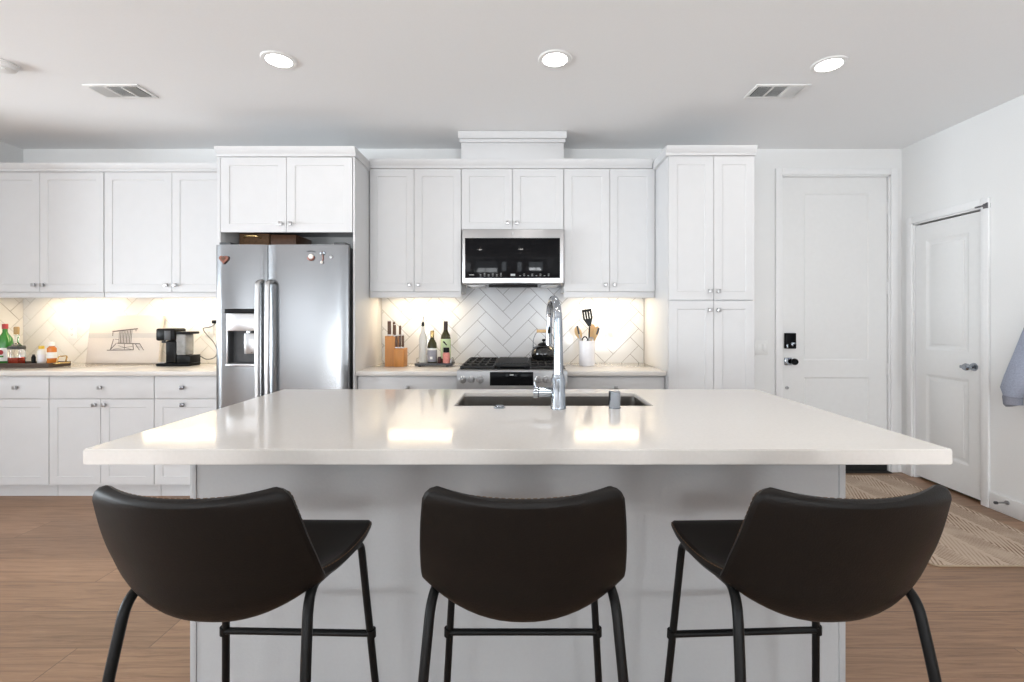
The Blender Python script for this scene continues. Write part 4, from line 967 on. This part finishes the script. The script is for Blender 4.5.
# faucet: the neck rises and arcs away from the stools over the sink
fx, fy_ = .157, 2.022
fc = thing('kitchen_faucet', 'chrome gooseneck pull-down faucet on the island top', 'faucet', (fx, fy_, IZ))
part('base', MB().lathe([(0, .0005), (.034, .0005), (.034, .012), (.0305, .018), (.0305, .13), (.025, .15), (0, .151)], (fx, fy_, IZ)), CHROME, fc)
neck = [(fx, fy_, IZ + .15), (fx, fy_, IZ + .25), (fx - .001, fy_, IZ + .39)] 
arc = [(fx - .002 - .026 * (1 - math.cos(a)) / 2, fy_ + .080 - .080 * math.cos(a), IZ + .395 + .080 * math.sin(a)) for a in [PI * i / 10 for i in range(1, 11)]]
pts = spline(neck + arc, 4)
rad = [.0225 - .0055 * min(1, i / 10) for i in range(len(pts))]
part('neck', MB().tube(pts, rad, 18), CHROME, fc)
ex, ey, ez = arc[-1]
part('spray_head', MB().tube([(ex, ey, ez), (ex - .001, ey + .003, ez - .03), (ex - .003, ey + .008, ez - .08), (ex - .004, ey + .011, ez - .125)], [.0125, .0135, .0145, .0155], 18).cyl((ex - .004, ey + .0111, ez - .126), (ex - .004, ey + .0112, ez - .131), .012), CHROME, fc)
part('spray_button', MB().box(ex - .009, ex + .004, ey - .0115, ey - .004, ez - .075, ez - .045, .003), BLACK, fc)
lv = part('handle', MB().cyl((fx - .028, fy_ + .004, IZ + .070), (fx - .085, fy_ + .004, IZ + .070), .021).cyl((fx - .089, fy_ + .004, IZ + .070), (fx - .108, fy_ + .004, IZ + .070), .026, .026), CHROME, fc, 'round side handle')
part('handle_ring', MB().cyl((fx - .0851, fy_ + .004, IZ + .070), (fx - .0889, fy_ + .004, IZ + .070), .0225), BLACK, lv)
part('lever', MB().tube([(fx - .098, fy_ + .004, IZ + .090), (fx - .104, fy_ + .006, IZ + .115)], .004, 10), CHROME, lv)
ag = solo('air_gap_cap', MB().lathe([(0, .0755), (.022, .075), (.0255, .071), (.0255, .004), (.029, .003), (.029, .0005), (0, .0005)], (.402, 2.035, IZ), seg=32), CHROME, 'chrome cylinder air gap on the island top beside the faucet', 'air gap')
sb = thing('disposal_button', 'small chrome push button set in the island top near the sink', 'button', (-.098, 2.035, IZ))
part('collar', MB().lathe([(0, .0005), (.026, .0005), (.026, .005), (.021, .008), (0, .008)], (-.098, 2.035, IZ)), CHROME, sb)
part('push_button', MB().lathe([(0, .0082), (.014, .0082), (.014, .012), (0, .013)], (-.098, 2.035, IZ)), CHROME, sb)

# ------------------------------------------------------------------ rug
rgx0, rgx1, rgy0, rgy1 = 2.16, 3.04, 2.455, 3.86
rug = thing('rug', 'beige flat-weave runner with brown chevron strokes by the doors', 'rug', ((rgx0 + rgx1) / 2, (rgy0 + rgy1) / 2, 0))
m = MB(); P = rrect(rgx0, rgx1, rgy0, rgy1, .035, .001); m.prism(P, (0, 0, .007))
part('weave', m, RUGM, rug)
part('bound_edge', MB().tube([(p[0], p[1], .005) for p in P], .0045, 6, True), mat('rug_binding', (.40, .31, .22), .95, var=.1, scale=150), rug)

# ------------------------------------------------------------------ hanging jacket (its sleeve reaches into the picture)
jk = thing('jacket', 'blue-grey fleece jacket hanging on the wall beside the side door', 'jacket', (3.13, 2.72, .72))
def loft(path, rx, ry, seg=20, wob=.004, seed=1):
    rr = random.Random(seed); m = MB(); rows = []; path = [Vector(p) for p in path]; n = len(path)
    for i, p in enumerate(path):
        t = (path[min(i + 1, n - 1)] - path[max(i - 1, 0)]).normalized(); a = Vector((1, 0, 0)); a = (a - t * a.dot(t)).normalized(); b = t.cross(a)
        ph = rr.random() * 6
        rows.append([p + a * (rx[i] + wob * math.sin(3 * 2 * PI * k / seg + ph)) * math.cos(2 * PI * k / seg) + b * (ry[i] + wob * math.sin(4 * 2 * PI * k / seg + ph)) * math.sin(2 * PI * k / seg) for k in range(seg)])
    V = m.grid(rows, closed=True); m.bm.faces.new(V[0][::-1]); m.bm.faces.new(V[-1]); return m
part('body', loft([(3.135, 2.56, z) for z in (.80, .83, 1.0, 1.15, 1.3, 1.42, 1.49, 1.53)], [.055, .070, .075, .075, .07, .065, .05, .03], [.20, .23, .235, .225, .22, .20, .12, .06], seg=28, wob=.006), FLEECE, jk)
sl = part('sleeve', loft([(3.14, 2.70, 1.44), (3.135, 2.765, 1.36), (3.128, 2.825, 1.22), (3.122, 2.885, 1.06), (3.115, 2.935, .92), (3.112, 2.962, .845), (3.112, 2.966, .812)], [.05, .060, .062, .062, .060, .054, .046], [.055, .075, .078, .076, .076, .068, .050], seed=4), FLEECE, jk)
part('cuff', loft([(3.112, 2.966, .813), (3.112, 2.968, .80), (3.112, 2.966, .755), (3.112, 2.964, .750)], [.042, .045, .042, .034], [.047, .050, .047, .038], wob=.0015, seed=5), mat('ribbed_grey_knit', (.24, .25, .30), .95, var=.15, scale=200, bump=.5), sl, 'ribbed cuff')
part('sleeve', loft([(3.135, 2.40, 1.44), (3.13, 2.34, 1.32), (3.128, 2.32, 1.1), (3.128, 2.31, .86), (3.128, 2.31, .78)], [.05, .062, .064, .058, .046], [.055, .072, .074, .066, .05], seed=6), FLEECE, jk)
part('hood', loft([(3.13, 2.56, 1.50), (3.12, 2.56, 1.56), (3.125, 2.56, 1.62), (3.14, 2.56, 1.66)], [.05, .07, .06, .03], [.10, .13, .12, .06], seed=8), FLEECE, jk)
hk = thing('coat_hook', 'nickel wall hook carrying the fleece jacket', 'hook', (XR, 2.56, 1.66))
part('back_plate', MB().box(XR - .006, XR - .0005, 2.535, 2.585, 1.60, 1.74, .002), NICKEL, hk)
part('prong', MB().tube(spline([(XR - .006, 2.56, 1.70), (XR - .05, 2.56, 1.685), (XR - .075, 2.56, 1.70), (XR - .08, 2.56, 1.725)], 6), .006, 10), NICKEL, hk)

# ------------------------------------------------------------------ bar stools
def stool_shell():
    prof = [(.240, .642), (.227, .655), (.20, .657), (.10, .645), (0, .630), (-.10, .618), (-.172, .620), (-.214, .664), (-.236, .74), (-.262, .83), (-.286, .920)]
    P2 = spline([(0, y, z) for y, z in prof], 10)
    L = [0]
    for a, b in zip(P2, P2[1:]): L.append(L[-1] + (b - a).length)
    T_ = L[-1]
    def at(s):
        s = max(0, min(T_, s))
        for i in range(len(L) - 1):
            if L[i + 1] >= s:
                t = (s - L[i]) / (L[i + 1] - L[i]); return P2[i].lerp(P2[i + 1], t)
        return P2[-1]
    def interp(tab, v):
        for k in range(len(tab) - 1):
            (a, x), (b, y) = tab[k], tab[k + 1]
            if v <= b:      # cubic through the table, slopes from the neighbours
                t = (v - a) / (b - a); h = b - a
                m0 = (y - tab[k - 1][1]) / (b - tab[k - 1][0]) if k > 0 else (y - x) / h
                m1 = (tab[k + 2][1] - x) / (tab[k + 2][0] - a) if k + 2 < len(tab) else (y - x) / h
                return (2 * t ** 3 - 3 * t * t + 1) * x + (t ** 3 - 2 * t * t + t) * h * m0 + (3 * t * t - 2 * t ** 3) * y + (t ** 3 - t * t) * h * m1
        return tab[-1][1]
    # half width and edge lift along the profile (0 front of seat .. 1 top of back)
    WT = [(0, .214), (.15, .226), (.35, .220), (.48, .210), (.58, .226), (.68, .230), (.86, .219), (1, .205)]
    BT = [(0, .0), (.12, .006), (.28, .024), (.42, .052), (.54, .080), (.64, .084), (.80, .060), (1, .040)]
    vs_ = sorted(set([0, .004, .012, .025, .045] + [.045 + .91 * i / 40 for i in range(41)] + [.955, .975, .988, .996, 1]))
    us = [math.sin(PI / 2 * (-1 + 2 * i / 28)) for i in range(29)]
    rf, rt = .030, .021
    rows = []
    for v in vs_:
        s = v * T_; c = at(s); d = (at(s + .008) - at(s - .008)).normalized(); nrm = Vector((0, -d.z, d.y))
        if nrm.z < 0 and d.y < 0 and abs(d.z) < .5: nrm = -nrm
        nrm = Vector((0, d.z, -d.y))        # up over the seat, forward over the back
        w = interp(WT, v); e0, e1 = s, T_ - s
        if e0 < rf: w -= rf - math.sqrt(max(0, rf * rf - (rf - e0) ** 2))
        if e1 < rt: w -= rt - math.sqrt(max(0, rt * rt - (rt - e1) ** 2))
        b = interp(BT, v); row = []
        for u in us:
            p = c + nrm * b * abs(u) ** 2.2 + Vector((u * w, 0, 0))
            if v > .85: p.z += .004 * u * u * (v - .85) / .15
            row.append(p)
        rows.append(row)
    return rows
def build_shell(th=.026):
    rows = stool_shell(); nv, nu = len(rows), len(rows[0])
    N = [[None] * nu for _ in range(nv)]
    for i in range(nv):
        for j in range(nu):
            a = rows[min(i + 1, nv - 1)][j] - rows[max(i - 1, 0)][j]; b = rows[i][min(j + 1, nu - 1)] - rows[i][max(j - 1, 0)]
            n = a.cross(b); n = n.normalized() if n.length > 1e-9 else Vector((0, 0, 1)); N[i][j] = n
    # make normals point to the sitter (up / forward)
    sgn = 1 if N[nv // 3][nu // 2].z > 0 else -1
    m = MB(); A = [[rows[i][j] + N[i][j] * sgn * th / 2 for j in range(nu)] for i in range(nv)]; B = [[rows[i][j] - N[i][j] * sgn * th / 2 for j in range(nu)] for i in range(nv)]
    VA = [[m.bm.verts.new(p) for p in r] for r in A]; VB = [[m.bm.verts.new(p) for p in r] for r in B]
    for V in (VA, VB):
        for i in range(nv - 1):
            for j in range(nu - 1): m.bm.faces.new((V[i][j], V[i][j + 1], V[i + 1][j + 1], V[i + 1][j]))
    loop = [(0, j) for j in range(nu)] + [(i, nu - 1) for i in range(1, nv)] + [(nv - 1, j) for j in range(nu - 2, -1, -1)] + [(i, 0) for i in range(nv - 2, 0, -1)]
    cen = sum((rows[i][j] for i, j in loop), Vector()) / len(loop); rim = []
    n = len(loop)
    for k, (i, j) in enumerate(loop):
        p = rows[i][j]; q0 = rows[loop[k - 1][0]][loop[k - 1][1]]; q1 = rows[loop[(k + 1) % n][0]][loop[(k + 1) % n][1]]
        t = (q1 - q0).normalized(); o = t.cross(N[i][j]).normalized()
        inner = rows[min(max(i, 3), nv - 4)][min(max(j, 2), nu - 3)]
        if o.dot(p - inner) < 0: o = -o
        rim.append((p, o, N[i][j] * sgn))
    prev = [VA[i][j] for i, j in loop]
    for a in (35, 0, -35):
        cur = [m.bm.verts.new(p + o * (th / 2) * math.cos(math.radians(a)) * .8 + nn * (th / 2) * math.sin(math.radians(a))) for p, o, nn in rim]
        for k in range(n): m.bm.faces.new((prev[k], prev[(k + 1) % n], cur[(k + 1) % n], cur[k]))
        prev = cur
    last = [VB[i][j] for i, j in loop]
    for k in range(n): m.bm.faces.new((prev[k], prev[(k + 1) % n], last[(k + 1) % n], last[k]))
    # piping and stitch line that follow the rim
    pts = [p + o * (th / 2 * .67) + nn * (th / 2 * .60) for p, o, nn in rim]
    st = MB(); acc = 0; dense = []
    for k in range(n):
        a, b = pts[k], pts[(k + 1) % n]; d = (b - a).length
        if d < 1e-6: continue
        q = max(1, int(d / .0025))
        for z in range(q): dense.append(a.lerp(b, z / q))
    for k in range(0, len(dense) - 3, 5): st.tube([dense[k], dense[k + 3]], .0008, 5)
    return m, st
def make_stool(label):
    t = thing('bar_stool', label, 'bar stool', (0, 0, 0), None)
    shell, st = build_shell()
    s = part('seat_shell', shell, LEATHER, t, 'dark brown leather bucket seat'); s.data.shade_smooth()
    part('stitching', st, STITCH, s, 'brown thread along the rim')
    for sx in (-1, 1):
        rear = rounded([(sx * .258, -.262, .012), (sx * .226, -.205, .470), (sx * .212, -.158, .680), (sx * .190, -.02, .640)], .085, 10)
        part('leg', MB().tube(rear, .0118, 14), BLACKM, t)
        front = rounded([(sx * .248, .236, .012), (sx * .208, .178, .628), (sx * .190, .06, .622), (sx * .190, -.019, .6395)], .035, 6)
        part('leg', MB().tube(front, .0110, 14), BLACKM, t)
    part('footrest', MB().cyl((-.232, .2035, .330), (.232, .2035, .330), .0098), BLACKM, t)
    for q in ((-.232, .2062), (.232, .2062)): part('weld_collar', MB().cyl((q[0], q[1], .318), (q[0] * .996, q[1] - .001, .342), .0135), BLACKM, t)
    part('seat_brace', MB().box(-.188, .188, .085, .115, .612, .622, .002), BLACKM, t)
    for x, y in ((-.2585, -.2625), (.2585, -.2625), (-.2485, .2365), (.2485, .2365)): part('foot_cap', MB().lathe([(0, .0005), (.0135, .0005), (.0145, .003), (.0145, .022), (.012, .024)], (x, y, 0)), RUBBER, t)
    return t
def copy_tree(o, parent=None):
    c = o.copy(); C.objects.link(c)
    if parent: c.parent = parent
    for ch in list(o.children): copy_tree(ch, c)
    return c
s0 = make_stool('dark leather bar stool in the middle, in line with the range')
for k, (x, y, a, lab) in enumerate([(.003, 1.25, 0, None), (-.703, 1.25, -1.5, 'dark leather bar stool at the fridge end of the island'), (.702, 1.25, 2.5, 'dark leather bar stool at the rug end of the island')]):
    s = s0 if k == 0 else copy_tree(s0)
    s.location = (x, y, 0); s.rotation_euler = (0, 0, math.radians(a)); s['group'] = 'bar stools along the island'
    if lab: s['label'] = lab
